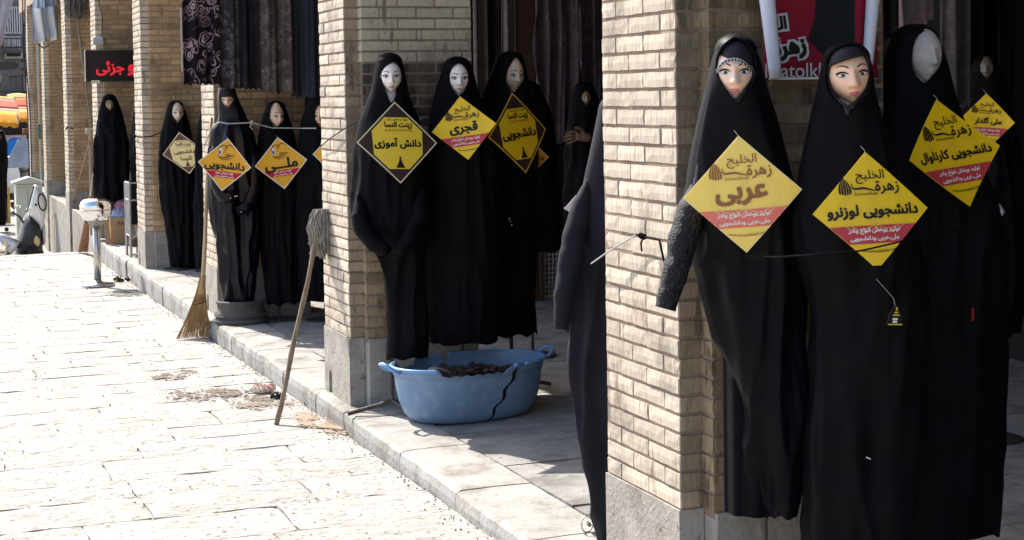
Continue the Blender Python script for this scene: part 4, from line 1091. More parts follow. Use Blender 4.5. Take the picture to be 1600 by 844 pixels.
bk = onZ(860, 466); t = thing('laundry_basket', 'tall greyish pink slatted laundry basket with cloth inside', 'basket', (bk.x, bk.y+.12, .002))
PK = M('greyish pink plastic', (.58,.48,.48), (.5,.4,.41), 8, rough=.5)
H_b, rb0, rb1 = .42, .155, .195
b = MB(); b.lathe([(0,0),(rb0,0),(rb0+.004,.03),(rb0-.004,.03),(0,.01)], n=40); b.build('base', PK, t, smooth=True)
b = MB(); b.lathe([(rb1-.006,.375),(rb1+.006,.375),(rb1+.014,H_b),(rb1+.004,H_b+.004),(rb1-.006,H_b-.01)], n=44); b.build('rim', PK, t, smooth=True)
for k in range(36):
    a = 2*math.pi*k/36; b = MB(); b.tube([(rb0*math.cos(a), rb0*math.sin(a), .02), (rb1*math.cos(a), rb1*math.sin(a), .385)], .0058, 5); b.build('slat', PK, t)
for k in range(9):
    z = .06+k*.037; rad = rb0+(rb1-rb0)*z/.385; b = MB(); b.tube([(rad*math.cos(a), rad*math.sin(a), z) for a in np.linspace(0, 2*math.pi, 37)], .005, 5); b.build('hoop', PK, t)
o_ = thing('folded_cloth', 'grey cloth bundled inside the laundry basket', 'clothes', (bk.x, bk.y+.12, .2)); b = MB()
b.grid(lambda u, v: (.145*math.sin(math.pi*v)*math.cos(2*math.pi*u), .145*math.sin(math.pi*v)*math.sin(2*math.pi*u), -.235*math.cos(math.pi*v)*(.83+.06*math.sin(9*u*6.28+7*v))), 34, 18); b.build('cloth_heap', M('cloth grey', (.12,.10,.10), (.3,.27,.27), 18, lo=.5, hi=.6), o_, smooth=True)
# ================================================================== HANGING CLOTHS
def cloth(label, px0, px1, ytop, ybot, Y, mat, waves=3, amp=.03, ybot2=None, ry=0, seed=0, dY=0, name='hanging_cloth', cat='cloth', group=None, edge=0):
    a = onY(px0, ybot, Y); c = onY(px1, ybot2 if ybot2 is not None else ybot, Y+dY); top = onY(px0, ytop, Y).z
    t = thing(name, label, cat, (a.x, Y, a.z), 0, group); r = random.Random(seed); W_ = c.x-a.x; p1, p2 = r.uniform(0, 6), r.uniform(0, 6)
    b = MB()
    def fn(u, v):
        z = (a.z*(1-u)+c.z*u); z = z+(top-z)*v-a.z
        if v == 0: z += .006*math.sin(u*31+p2)
        x = W_*u+.012*math.sin(5*v+p1)*edge+ (edge*.03*math.sin(11*v+p1) if u in (0, 1) else 0)
        y = dY*u+amp*(math.sin(2*math.pi*waves*u+p1+.8*v)+.4*math.sin(2*math.pi*waves*2.3*u+p2-v))*(1-.35*v)
        return (x, y, z)
    b.grid(fn, 16+int(waves*10), 22)
    o = b.build('cloth_panel', mat, t, smooth=True, solid=.004)
    b = MB(); b.tube([fn(i/30, 0) for i in range(31)], .0045, 5); b.build('hem', mat, t, smooth=True)
    return t
def floral(name, bg, f1, f2, scale=14):
    if name in _M: return _M[name]
    m = M(name, bg, rough=.9, spec=.1); nt = m.node_tree; N = nt.nodes; L = nt.links; b = N['Principled BSDF']
    tc = N.new('ShaderNodeTexCoord'); nz = N.new('ShaderNodeTexNoise'); nz.inputs['Scale'].default_value = scale*1.6; nz.inputs['Detail'].default_value = 3
    mx = N.new('ShaderNodeVectorMath'); mx.operation = 'MULTIPLY_ADD'; mx.inputs[1].default_value = (.05,.05,.05); L.new(tc.outputs['Object'], nz.inputs[0]); L.new(nz.outputs['Color'], mx.inputs[0]); L.new(tc.outputs['Object'], mx.inputs[2])
    vo = N.new('ShaderNodeTexVoronoi'); vo.inputs['Scale'].default_value = scale; L.new(mx.outputs[0], vo.inputs['Vector'])
    wv = N.new('ShaderNodeMath'); wv.operation = 'SINE'; mu = N.new('ShaderNodeMath'); mu.operation = 'MULTIPLY'; mu.inputs[1].default_value = 26; L.new(vo.outputs['Distance'], mu.inputs[0]); L.new(mu.outputs[0], wv.inputs[0])
    r1 = N.new('ShaderNodeMapRange'); r1.inputs['From Min'].default_value = -.3; r1.inputs['From Max'].default_value = .5; L.new(wv.outputs[0], r1.inputs[0])
    r2 = N.new('ShaderNodeMapRange'); r2.inputs['From Min'].default_value = .62; r2.inputs['From Max'].default_value = .50; L.new(vo.outputs['Distance'], r2.inputs[0])
    n2 = N.new('ShaderNodeTexNoise'); n2.inputs['Scale'].default_value = scale*.32; n2.inputs['Detail'].default_value = 2; L.new(tc.outputs['Object'], n2.inputs[0])
    r3 = N.new('ShaderNodeMapRange'); r3.inputs['From Min'].default_value = .42; r3.inputs['From Max'].default_value = .52; L.new(n2.outputs[0], r3.inputs[0])
    m1 = N.new('ShaderNodeMath'); m1.operation = 'MULTIPLY'; L.new(r1.outputs[0], m1.inputs[0]); L.new(r2.outputs[0], m1.inputs[1])
    m2 = N.new('ShaderNodeMath'); m2.operation = 'MULTIPLY'; L.new(m1.outputs[0], m2.inputs[0]); L.new(r3.outputs[0], m2.inputs[1])
    c1 = N.new('ShaderNodeMix'); c1.data_type = 'RGBA'; L.new(vo.outputs['Color'], c1.inputs[0]); c1.inputs[6].default_value = (*f1, 1); c1.inputs[7].default_value = (*f2, 1)
    c2 = N.new('ShaderNodeMix'); c2.data_type = 'RGBA'; L.new(m2.outputs[0], c2.inputs[0]); c2.inputs[6].default_value = (*bg, 1); L.new(c1.outputs[2], c2.inputs[7])
    L.new(c2.outputs[2], b.inputs['Base Color']); return m
FL1 = floral('dark floral print', (.010,.007,.010), (.30,.14,.18), (.42,.36,.37), 12)
FL2 = floral('grey lace print', (.035,.03,.033), (.19,.165,.17), (.14,.13,.14), 22)
FL3 = floral('dotted black print', (.012,.010,.013), (.035,.028,.035), (.03,.025,.03), 40)
FL4 = floral('taupe paisley print', (.065,.048,.045), (.22,.185,.175), (.12,.09,.085), 20)
FL5 = M('blue black weave', (.022,.028,.042), (.032,.038,.052), 40, rough=.9, bump=.001, bscale=200)
G1 = 'cloth lengths hung above the straw broom'
cloth('black cloth with pink flowers, leftmost of the lengths hung above the straw broom', 288, 345, -60, 131, 11.4, FL1, 1.5, .03, group=G1, seed=1)
cloth('grey lace cloth hung right of the pink flowered one', 343, 375, -60, 137, 11.43, FL2, 1.2, .02, group=G1, seed=2)
cloth('plain black dotted cloth hung in the middle of the row', 373, 415, -60, 137, 11.46, FL3, 1.8, .025, ybot2=139, group=G1, seed=3)
cloth('taupe paisley cloth hung between the dotted and the blue black ones', 410, 457, -60, 144, 11.4, FL4, 1.6, .025, ybot2=146, group=G1, seed=4)
cloth('blue black cloth hung rightmost of the row beside the brick pillar', 453, 506, -60, 150, 11.46, FL5, 1.8, .025, ybot2=152, group=G1, seed=5)
t = thing('wooden_board', 'narrow wooden board behind the pink flowered cloth', 'board', onY(286, 110, 15.92)); a = onY(286, 110, 15.92); c = onY(300, 14, 15.92)
b = MB(); b.bevbox(0, .3, 0, .02, 0, c.z-a.z, .003); b.build('board_panel', M('orange wood', (.36,.21,.10), (.28,.16,.08), 6), t); b = MB(); b.box(-.012, -.001, -.004, .024, -.01, c.z-a.z+.012); b.box(0, .3, -.004, .024, c.z-a.z+.001, c.z-a.z+.012); b.build('trim', M('pale trim', (.6,.58,.52)), t)
CUR1 = floral('mauve lace curtain', (.09,.07,.085), (.22,.18,.21), (.14,.11,.135), 20)
CUR2 = floral('grey brown curtain', (.11,.095,.095), (.20,.18,.18), (.15,.13,.13), 24)
G2 = 'curtains hung behind the three mannequins'
cloth('mauve lace curtain with a ragged left edge, behind the dim veiled mannequin', 836, 905, -60, 246, 10.6, CUR1, 3.2, .04, ybot2=205, group=G2, seed=6, edge=1)
cloth('mauve lace curtain beside the nearest brick pillar', 900, 985, -60, 300, 10.9, CUR1, 3.5, .05, group=G2, seed=7)
cloth('narrow grey curtain strip left of the brown door frame', 786, 806, -60, 130, 9.6, CUR2, 1.2, .02, group=G2, seed=8)
cloth('dark curtain length between two greyer ones above the small yellow sign', 758, 790, -60, 200, 9.7, FL3, 1.5, .02, group=G2, seed=9)
cloth('taupe curtain strip tapering beside the whitewashed pillar', 741, 762, -60, 150, 9.4, CUR2, 1.0, .02, group=G2, seed=10)
cloth('black curtain length next to the whitewashed brick pillar', 722, 746, -60, 300, 9.9, FL3, 1.0, .02, group=G2, seed=12)
for (x, lab) in ((806, 'left'), (838, 'right')): pass
a = onY(804, 400, 11.9); c = onY(846, 0, 11.9); t = thing('door_frame', 'brown wooden door frame with a gilt edge behind the bare browed mannequin', 'door frame', (a.x, 11.9, 0))
BW = M('brown painted wood', (.075,.045,.03), (.06,.036,.025), 5, rough=.45)
b = MB(); b.bevbox(.0, .036, -.02, .03, 0, 3.3, .004); b.build('jamb', M('gilt edge', (.30,.21,.10)), t)
b = MB(); b.bevbox(.04, .20, 0, .04, 0, 3.3, .004); b.build('door_panel', BW, t); b = MB(); b.bevbox(.204, .235, -.02, .04, 0, 3.3, .004); b.build('jamb', BW, t)
G3 = 'cloths hung in the dark shop at the right'
cloth('mauve patterned cloth hung above the plain white faced mannequin', 1404, 1462, -80, 46, 5.1, floral('dusky mauve print', (.17,.12,.13), (.24,.18,.19), (.20,.15,.16), 22), 1.6, .03, ybot2=28, group=G3, seed=20)
cloth('grey brown streaked cloth hung in front of the darkest mannequin', 1474, 1512, -80, 165, 5.9, floral('streaked grey print', (.07,.058,.058), (.14,.12,.12), (.1,.08,.08), 26), 1.5, .03, group=G3, seed=21)
cloth('long black cloth hung left of the plain white faced mannequin', 1380, 1406, -80, 60, 5.3, FL3, 1.2, .02, group=G3, seed=22)
cloth('added black sheet standing for the shop darkness at the right edge of the picture', 1560, 1650, -80, 330, 7.2, mdark(), 2, .04, group=G3, seed=23)  # added sheet that keeps the shop interior black despite light from the openings
cloth('added black sheet standing for the shop darkness behind the darkest mannequin', 1500, 1570, -80, 250, 7.6, mdark(), 2, .04, group=G3, seed=24)  # second added sheet, black in place of the unlit interior
# ================================================================== ROLL UP BANNER
a = onY(1192, 125, 4.205); c = onY(1368, 125, 4.205)
t = thing('banner', 'crimson and black banner rolled up at both sides, hung on the nearest pillar', 'banner', (a.x, 4.20, a.z))
top = onY(1192, -90, 4.205).z-a.z; W_ = c.x-a.x
CRIM = M('crimson vinyl', (.26,.012,.03), (.20,.01,.025), 3, rough=.4)
b = MB(); b.grid(lambda u, v: (W_*u, .004*math.sin(u*5), top*v+.004*math.sin(u*3)), 14, 6); b.build('banner_sheet', CRIM, t, smooth=True, solid=.002)
bf = lambda dy: (lambda u, v: Vector((u, -.003-dy, v)))
P = lambda x, y: (lambda q: (q.x-a.x, q.z-a.z))(onY(x, y, 4.2))
b = MB(); q = [P(x, y) for x, y in ((1276,-60),(1273,28),(1262,62),(1290,90),(1300,102),(1366,102),(1366,-60))]; b.poly([bf(.001)(*p) for p in q]); b.build('black_print', M('black vinyl', (.012,.014,.016), rough=.4), t)
b = MB(); q0, q1 = P(1200, 128.5), P(1300, 126.5); b.poly([bf(.001)(q0[0], .0), bf(.001)(W_, .0), bf(.001)(W_, .006), bf(.001)(q0[0], .006)]); b.build('white_edge', WHT, t)
def bt(s, px, py, wpx, bold, name, mat, lay, rot=0):
    x, z = P(px, py); x2, _ = P(px+wpx, py); b = MB(); cr_, sr_ = math.cos(rot), math.sin(rot)
    f0 = bf(lay); put_text(b, s, lambda u, v: f0(x+(u-x)*cr_-(v-z)*sr_, z+(u-x)*sr_+(v-z)*cr_), x, z, width=x2-x, bold=bold); b.build(name, mat, t)
for (s, px, py, w_) in (('الـ', 1218, 36, 26), ('زهرة', 1232, 77, 60)):
    bt(s, px, py, w_, .13, 'lettering_outline', M('grey print', (.5,.5,.5)), .002, .12); bt(s, px, py, w_-7, .045, 'lettering', INK, .003, .12)
bt('Zohratolkhalij', 1240, 114, 158, .006, 'shop_name', M('grey print', (.5,.5,.5)), .002)
for (x0_, x1_, y0_, r_, dz) in ((1212, 1189, 122, .0225, 0), (1356, 1372, 100, .020, 0)):
    pa = onY(x0_, y0_, 4.17); pb = onY(x1_ if x0_ < 1300 else 1371, -90, 4.17); b = MB(); d = [pa.lerp(pb, i/10)-Vector((a.x, 4.20, a.z)) for i in range(11)]
    b.tube(d, [r_*(.8+.04*i) for i in range(11)], 18); b.build('rolled_side', M('white vinyl back', (.66,.67,.74), (.6,.61,.7), 3, rough=.45), t, smooth=True)
# ================================================================== RED LETTER SIGN, junction box, bag
a = onY(134, 128, 19.55); c = onY(228, 78, 19.55); t = thing('led_sign', 'dark lit sign with red Persian lettering hung across the far pillar', 'sign', (a.x, 19.55, a.z)); W_, H_ = c.x-a.x, c.z-a.z
b = MB(); b.box(.02, W_-.02, .005, .09, .02, H_-.02); b.build('sign_face', M('dark sign face', (.018,.010,.012), rough=.3), t)
FR = M('black frame', (.02,.02,.022), rough=.4)
for q in ((0,W_,-.01,.1,0,.0195),(0,W_,-.01,.1,H_-.0195,H_),(0,.0195,-.01,.1,.02,H_-.02),(W_-.0195,W_,-.01,.1,.02,H_-.02)):
    b = MB(); b.bevbox(*q, b=.003); b.build('frame_bar', FR, t)
m_ = bpy.data.materials.new('red led'); m_.use_nodes = True; pb_ = m_.node_tree.nodes['Principled BSDF']; pb_.inputs['Base Color'].default_value = (.6,.02,.03,1); pb_.inputs['Emission Color'].default_value = (1,.02,.04,1); pb_.inputs['Emission Strength'].default_value = .2
xw = (onY(228,100,19.55).x-a.x)
b = MB(); put_text(b, 'جزئی', lambda u, v: (u, .002, v), .285, H_*.42, width=.33, bold=.03); put_text(b, 'و', lambda u, v: (u, .002, v), .53, H_*.36, width=.09, bold=.035); b.build('lettering', m_, t)
b = MB(); b.box(.06, .16, -.013, -.0105, -.02, .016); b.build('maker_plate', M('cream plate', (.65,.58,.42)), t)
a = onX(160, 76, 2.13); t = thing('junction_box', 'small grey junction box with a wire above the red lettered sign', 'junction box', (2.12, 19.9, 2.32)); 
b = MB(); b.bevbox(-.005,.12,-.10,-.03,0,.09,.008); b.build('box_body', M('grey plastic', (.5,.5,.5)), t); b = MB(); b.tube([(.10,-.09,.09),(.11,-.09,.35),(.06,-.09,.6),(.07,-.09,1.1)], .006, 6); b.build('wire', INK, t)
a = onY(51, 66, 27.2); c = onY(91, 62, 27.2); t = thing('plastic_sheet', 'translucent bluish plastic sheet bundled high on a far pillar', 'plastic sheet', (a.x, 27.2, a.z)); W_ = c.x-a.x
b = MB(); b.grid(lambda u, v: (.10*W_*v*(1-2*u)+W_*u, .05*math.sin(9*u+2*v)+.03*math.sin(19*u+4*v)+.02*math.sin(37*u-3*v), v*1.1-.03*math.sin(7*u)+.05*u), 40, 14); b.build('sheet', M('milky plastic', (.60,.64,.70), (.34,.44,.58), 2.2, rough=.5, st=(3,1,.6), bump=.03, bscale=7, detail=7), t, smooth=True, solid=.003)
b = MB(); b.grid(lambda u, v: (W_*.1+W_*.9*u, -.04+.06*math.sin(12*u+2*v)-.05*v, -.02+.06*u+v*.55), 30, 8); b.build('sheet', M('pale plastic', (.60,.60,.60), (.45,.47,.5), 3, rough=.3, st=(5,1,1)), t, smooth=True, solid=.003)
b = MB(); b.tube([(W_*.2,.1,-.02),(W_*.45,.12,-.1),(W_*.7,.12,-.02)], .012, 6); b.build('tie', INK, t)
# ================================================================== ROPES
def rope(label, pts, r_, mat, name='rope', cat='rope', knots=(), loose=None):
    t = thing(name, label, cat, pts[0]); o_ = Vector(pts[0]); b = MB(); P = []
    for p, q in zip(pts, pts[1:]):
        for k in range(6): P.append(Vector(p).lerp(Vector(q), k/6)-o_)
    P.append(Vector(pts[-1])-o_); b.tube(P, r_, 6); b.build('cord', mat, t, smooth=True)
    for kx in knots:
        b = MB(); c_ = Vector(kx)-o_; rr_ = random.Random(4)
        for q in range(5):
            ax = Vector((rr_.uniform(-1,1), rr_.uniform(-1,1), rr_.uniform(-1,1))).normalized(); u_ = ax.orthogonal().normalized(); v_ = ax.cross(u_)
            b.tube([c_+(u_*math.cos(s_)+v_*math.sin(s_))*r_*2.2 for s_ in np.linspace(0, 6.28, 12)], r_*.8, 5)
        b.build('knot', mat, t, smooth=True)
    if loose:
        for L_ in loose:
            b = MB(); b.tube([Vector(p)-o_ for p in L_], r_*.9, 5); b.build('loose_end', mat, t, smooth=True)
    return t
WR = M('pale elastic cord', (.40,.40,.38), (.28,.28,.27), 30); BR_ = M('black cord', (.006,.006,.007), rough=.9, spec=.05)
rope('pale cord tied across the chests of the satin and bald mannequins', [onY(318,232,11.9), onY(332,196,11.62), onY(343,191,11.52), onY(356,193.5,11.5), onY(394,192,11.52), onY(426,200,11.55), onY(470,200.5,11.5), onY(494,200.5,11.1)], .0048, WR, knots=[onY(394,192,11.5)], loose=[[onY(394,192,11.5), onY(391,198,11.5), onY(395,203,11.5)]])
rope('black cord from the whitewashed pillar to the leftmost tub mannequin', [onX(501,229,2.145), onX(515,217,2.14), onX(534,204,2.145), onY(546,197,8.0), onY(558,191,7.84)], .003, BR_)
rope('dark cord wound round the pillar by the cardboard box', [onX(209,211,2.145), onX(214,214,2.14), onX(218,215,2.14), onY(236,213,15.9), onY(254,206,15.7)], .0055, BR_, knots=[onX(211,213,2.13)])
kk = onX(1006, 370, 2.135)
rope('black cord knotted on the nearest lit pillar above a dangling end', [kk, onX(1030,375,2.13), Vector((2.12,4.33,1.03)), onY(1075,388,4.0)], .0035, BR_, knots=[kk, kk+Vector((-.003,.012,.002))], loose=[[kk, kk+Vector((-.01,0,-.02)), kk+Vector((-.006,.003,-.045))], [kk, kk+Vector((-.012,.03,.006))]])
rope('white tape running from the black knot across to the dark blue garment', [onX(1000,364,2.14), onX(965,384,2.135), onX(945,397,2.13), onY(924,412,4.98)], .0026, M('white tape', (.33,.33,.32)), name='tape', cat='tape')
rope('thin black elastic drawn across the two nearest signs', [onY(1165,400,3.86), onY(1215,402,3.7), onY(1275,398,3.58), onY(1345,392,3.555), onY(1398,380,3.55), onY(1450,366,3.6), onY(1500,360,3.9)], .0026, BR_, cat='elastic cord')
rope('small black wire hooked on a far pillar', [onX(103,202,2.14), onX(106,198,2.12), onX(113,201,2.13)], .012, BR_, cat='wire', name='wire')
# hang tag on the pink lipped mannequin, paper scraps and marks
def tri_tag():
    c = onY(1399, 508, 3.52); t = thing('hang_tag', 'small black and gold tag hanging at the waist of the pink lipped mannequin', 'tag', c)
    q = lambda x, y: onY(x, y, 3.52)-c
    b = MB(); b.poly([q(1386,507.5), q(1410,508.5), q(1408,492), q(1402,478), q(1396,478), q(1389,492)]); b.build('card', INK, t, solid=.0015)
    GD = M('gold print', (.65,.45,.04)); b = MB(); e = Vector((0,-.0022,0))
    for (x0_,y0_,x1_,y1_) in ((1387,506,1409,508),(1394,491.5,1405,493.5),(1397,487,1403,489.5),(1399,480,1402,485)):
        b.poly([q(x0_,y1_)+e, q(x1_,y1_)+e, q(x1_,y0_)+e, q(x0_,y0_)+e])
    b.build('gold_print', GD, t); b = MB()
    for (x0_,y0_,x1_,y1_) in ((1394,497,1402,500.5),(1394,501.5,1401,504.5)): b.poly([q(x0_,y1_)+e, q(x1_,y1_)+e, q(x1_,y0_)+e, q(x0_,y0_)+e])
    b.build('paper_patch', WHT, t)
    b = MB(); b.tube([q(1399,479), q(1396,466), q(1380,448), q(1369,436)], .0008, 4); b.build('string', M('string', (.3,.3,.3)), t)
tri_tag()
c = onY(1357, 716, 3.68); t = thing('thread_scrap', 'tiny white thread stuck low on the skirt of the pink lipped mannequin', 'thread', c); b = MB(); b.tube([(-.006,0,.003),(.006,0,-.003)], .0016, 6); b.build('thread', WHT, t)
c = onY(1520, 491, 3.99); t = thing('red_label', 'small red sewn label on the robe of the plain white faced mannequin', 'label', c); b = MB(); b.box(-.003,.003,-.001,.001,-.02,.018); b.build('label_strip', M('red ribbon', (.35,.02,.03)), t)
c = onY(1557, 325, 5.6); t = thing('white_hanger', 'bent white strip glimpsed in the dark at the right edge', 'hanger', c); b = MB(); b.tube([onY(1549,316,5.6)-c, onY(1560,322,5.6)-c, onY(1566,331,5.6)-c, onY(1559,345,5.6)-c], [.004,.012,.012,.004], 8); b.build('strip', M('pale plastic strip', (.5,.5,.5)), t, smooth=True)
c = onY(890, 322, 5.6); t = thing('paper_sheet', 'white paper corner sticking out beside the dark blue garment', 'paper', c); b = MB(); b.poly([onY(x,y,5.6)-c for x, y in ((881,326),(896,335),(915,318),(905,300))]); b.build('sheet', M('white paper', (.7,.68,.72)), t, solid=.001)
c = onZ(922, 832); t = thing('caster_wheel', 'thin round wire wheel at the foot of the dark blue garment', 'wheel', (c.x-.01, c.y, 0)); b = MB(); b.tube([(0+.028*math.cos(a_), .0+.01*math.cos(a_), .034+.032*math.sin(a_)) for a_ in np.linspace(0, 6.28, 30)], .003, 6); b.build('rim', STEEL, t, smooth=True); b = MB(); b.tube([(.0,-.02,.034),(.01,.02,.03)], .008, 10); b.build('hub', STEEL, t)
# ================================================================== LITTER AND STAINS
def stain(label, cx, cy, wx, wy, n, mat, seed, h=.0035, base=None):
    p = onS(cx, cy); r = random.Random(seed); t = thing('stain', label, 'stain', (p.x, p.y, street_z(p.y)))
    b = MB()
    lob = [(r.uniform(-.75,.75), r.uniform(-.6,.6), r.uniform(.12,.4)) for _ in range(9)]
    for k in range(n*5):
        lb = r.choice(lob); a = lb[0]+r.gauss(0, lb[2]); c_ = lb[1]+r.gauss(0, lb[2]); s_ = r.uniform(.15, .95)*(1.1-min(1, math.hypot(a-lb[0], c_-lb[1])/(2.4*lb[2])))
        if s_ <= .08: continue
        q = onS(cx+a*wx, cy+c_*wy); m_ = r.randint(6, 9); x, y = q.x-p.x, q.y-p.y
        b.poly([(x+s_*.022*math.cos(6.28*j/m_)*r.uniform(.6,1.3), y+s_*.028*math.sin(6.28*j/m_)*r.uniform(.6,1.3), h+k*.0000015+street_z(q.y)-street_z(p.y)) for j in range(m_)])
    b.build('stain_speckle', mat, t)['kind'] = 'stuff'
WET = M('wet brown stone', (.13,.095,.065), (.085,.06,.04), 14, rough=.55, world=True, bump=.003, bscale=60)
GRIT = M('grey grit', (.17,.155,.14), (.10,.09,.08), 30, world=True, bump=.003, bscale=80)
SAND = M('reddish sand', (.32,.235,.17), (.26,.185,.13), 30, world=True, bump=.003, bscale=80)
stain('wet brown patch in the street, farthest left of the damp marks', 275, 586, 38, 9, 60, WET, 1)
stain('long wet brown smear between the damp patch and the crumpled pink litter', 345, 616, 85, 16, 150, WET, 2)
stain('damp smear just right of the crumpled pink litter by the kerb', 425, 630, 60, 12, 90, M('damp stone', (.20,.16,.12), (.15,.115,.085), 14, rough=.7, world=True), 3)
stain('reddish sand along the kerb near the foot of the mop', 500, 662, 50, 20, 200, SAND, 4)
stain('dark grit patch on the street right of the ash bin', 195, 460, 24, 5, 130, GRIT, 5)
stain('dark grit and soot swept against the kerb by the straw broom', 325, 524, 16, 8, 70, M('soot', (.06,.05,.05)), 6, h=.006)
def litter(label, px, py, s_, mats, seed, n=9, cat='litter', squash=.6):
    p = onS(px, py); t = thing('crumpled_litter', label, cat, (p.x, p.y, street_z(p.y)+.004)); r = random.Random(seed)
    for k in range(n):
        c_ = Vector((r.uniform(-1,1)*s_, r.uniform(-1,1)*s_*.6, s_*squash*r.uniform(.2,1))); b = MB(); ph = r.uniform(0,6); q = s_*r.uniform(.35,.7)
        b.grid(lambda u, v: c_+Vector((q*math.sin(math.pi*v)*math.cos(2*math.pi*u)*(1+.45*math.sin(3*6.28*u+ph+4*v)), q*math.sin(math.pi*v)*math.sin(2*math.pi*u)*(1+.4*math.sin(4*6.28*u+ph)), max(-c_.z, -q*.8*math.cos(math.pi*v)*(1+.4*math.sin(2*6.28*u+6*v+ph))))), 14, 8)
        b.build('crumple', mats[k % len(mats)], t)
PKP = M('pink paper', (.62,.30,.30), (.70,.52,.44), 20); CRP = M('cream paper', (.72,.60,.45)); BKP = M('black bag plastic', (.015,.015,.018), rough=.35)
litter('crumpled pink and cream paper litter near the kerb', 412, 614, .045, [PKP, CRP, PKP, PKP], 3, 10)
litter('small black bag scrap beside the crumpled pink paper', 428, 622, .04, [BKP], 5, 5, squash=.3)
litter('black and yellow wrapper lying by the foot of the ash bin', 190, 441, .06, [BKP, BKP, M('yellow wrapper', (.62,.50,.08)), BKP], 7, 6, squash=.5)
# debris along the kerb foot: one mass of pebbles
b = MB(); r = random.Random(5)
for k in range(900):
    y = r.uniform(5, 20); x = 2.07-abs(r.gauss(0, .05)); s_ = r.uniform(.002, .007); z = street_z(y)+.002
    if r.random() < .35: x = r.uniform(.3, 2.0)
    a_ = r.uniform(0, 6); P = [b.V((x+s_*math.cos(a_+q*2.1), y+s_*math.sin(a_+q*2.1), z-.002)) for q in range(3)]; tp_ = b.V((x, y, z+s_*.9))
    for q in range(3): b.Fc(P[q], P[(q+1)%3], tp_)
tag(b.build('street_grit', GRIT), 'small scattered pebbles and grit on the sunlit street and along the kerb', 'grit', kind='stuff')
# ================================================================== PEOPLE
def skin_body(name, nodes, edges, mat, parent, sub=2, root=0):
    me = bpy.data.meshes.new(name); me.from_pydata([n[0] for n in nodes], edges, []); me.materials.append(mat)
    o = bpy.data.objects.new(name, me); COL.objects.link(o); o.parent = parent
    md = o.modifiers.new('skin', 'SKIN'); sv = me.skin_vertices[0].data if me.skin_vertices else None
    if sv is None:
        bpy.context.view_layer.objects.active = o; bpy.context.view_layer.update(); sv = me.skin_vertices[0].data
    for i, n in enumerate(nodes): sv[i].radius = (n[1], n[1] if len(n) < 3 else n[2]); sv[i].use_root = (i == root)
    md.use_smooth_shade = True; s_ = o.modifiers.new('sub', 'SUBSURF'); s_.levels = s_.render_levels = sub
    return o
# person in a plaid shirt behind the nearest pillar, reaching out to the left
pp = Vector((3.75, 8.0, 0)); t = thing('person', 'person in a plaid shirt mostly hidden by the nearest pillar, one hand reaching out', 'person', pp)
SKN = M('tan human skin', (.17,.09,.06), (.145,.078,.052), 12, rough=.5)
TRO = M('dark trousers', (.03,.03,.04))
def W(p): return tuple(Vector(p)-pp)
sh = Vector((3.62, 8.0, 1.43)); el = Vector((3.52, 7.98, 1.40)); wr = onY(925, 217, 8.0); hdp = onY(900, 213, 8.0)
nodes = [((0,0,.95),.15),((0,0,1.15),.145),((0,0,1.38),.16,.11),((0,0,1.47),.055),((0,-.005,1.52),.046),((0,-.01,1.56),.044),((0,-.01,1.60),.04),
 ((.17,0,1.40),.06),((.22,.02,1.12),.045),((.20,-.12,.92),.035),((-.10,0,1.42),.055),(W(el),.045),(W(wr),.030),
 ((.09,0,.88),.085),((.10,0,.48),.06),((.10,0,.09),.042),((.10,-.12,.04),.035),((-.09,0,.88),.085),((-.10,0,.48),.06),((-.10,0,.09),.042),((-.10,-.12,.04),.035)]
ed = [(0,1),(1,2),(2,3),(3,4),(4,5),(5,6),(2,7),(7,8),(8,9),(2,10),(10,11),(11,12),(0,13),(13,14),(14,15),(15,16),(0,17),(17,18),(18,19),(19,20)]
skin_body('body', nodes, ed, SKN, t, 1)
# hand with palm, four fingers and thumb, fingers lightly curled round the cloth
hl = []; he = []
def hv(p, r_): hl.append((W(p), r_)); return len(hl)-1
w0 = hv(wr, .026); p1 = hv(wr.lerp(hdp, .55), .026); p2 = hv(hdp, .020); he += [(w0,p1),(p1,p2)]
bx = hdp.x
for k, (dz, ln) in enumerate(((.026,.055),(.010,.064),(-.006,.060),(-.022,.046))):
    a_ = hv((bx-.004, 8.0, hdp.z+dz), .0095); b_ = hv((bx-ln*.5, 7.99, hdp.z+dz*1.1-.002), .0088); c_ = hv((bx-ln*.85, 8.0, hdp.z+dz*1.1-.010), .008); d_ = hv((bx-ln, 8.02, hdp.z+dz-.018), .007); he += [(p2,a_),(a_,b_),(b_,c_),(c_,d_)]
a_ = hv((bx+.035, 7.985, hdp.z+.026), .011); b_ = hv((bx+.005, 7.97, hdp.z+.045), .010); c_ = hv((bx-.022, 7.965, hdp.z+.046), .0085); he += [(p1,a_),(a_,b_),(b_,c_)]
skin_body('hand', hl, he, SKN, t, 1)
PLD = M('red plaid', (.50,.10,.12), (.62,.58,.58), 22, rough=.9, lo=.47, hi=.53)
q = lambda p: Vector(W(p))
b = MB(); P = [Vector((-.10,0,1.42)), q(el).lerp(Vector((-.10,0,1.42)), .4), q(el), q(el).lerp(q(wr), .38)]; b.tube(P, [.075,.066,.062,.052], 16); b.build('shirt_sleeve', PLD, t, smooth=True)
b = MB(); b.lathe([(.16,.86),(.185,.95),(.175,1.15),(.19,1.32),(.15,1.44),(.07,1.50)], n=28, sy=.78); b.build('shirt', PLD, t, smooth=True)
b = MB(); b.tube([(.17,0,1.41),(.225,.02,1.12),(.21,-.08,.97)], [.075,.06,.05], 14); b.build('shirt_sleeve', PLD, t, smooth=True)
for s_ in (-1, 1):
    b = MB(); b.tube([(s_*.09,0,.95),(s_*.10,0,.5),(s_*.10,0,.06)], [.11,.085,.065], 16); b.build('trouser_leg', TRO, t, smooth=True)
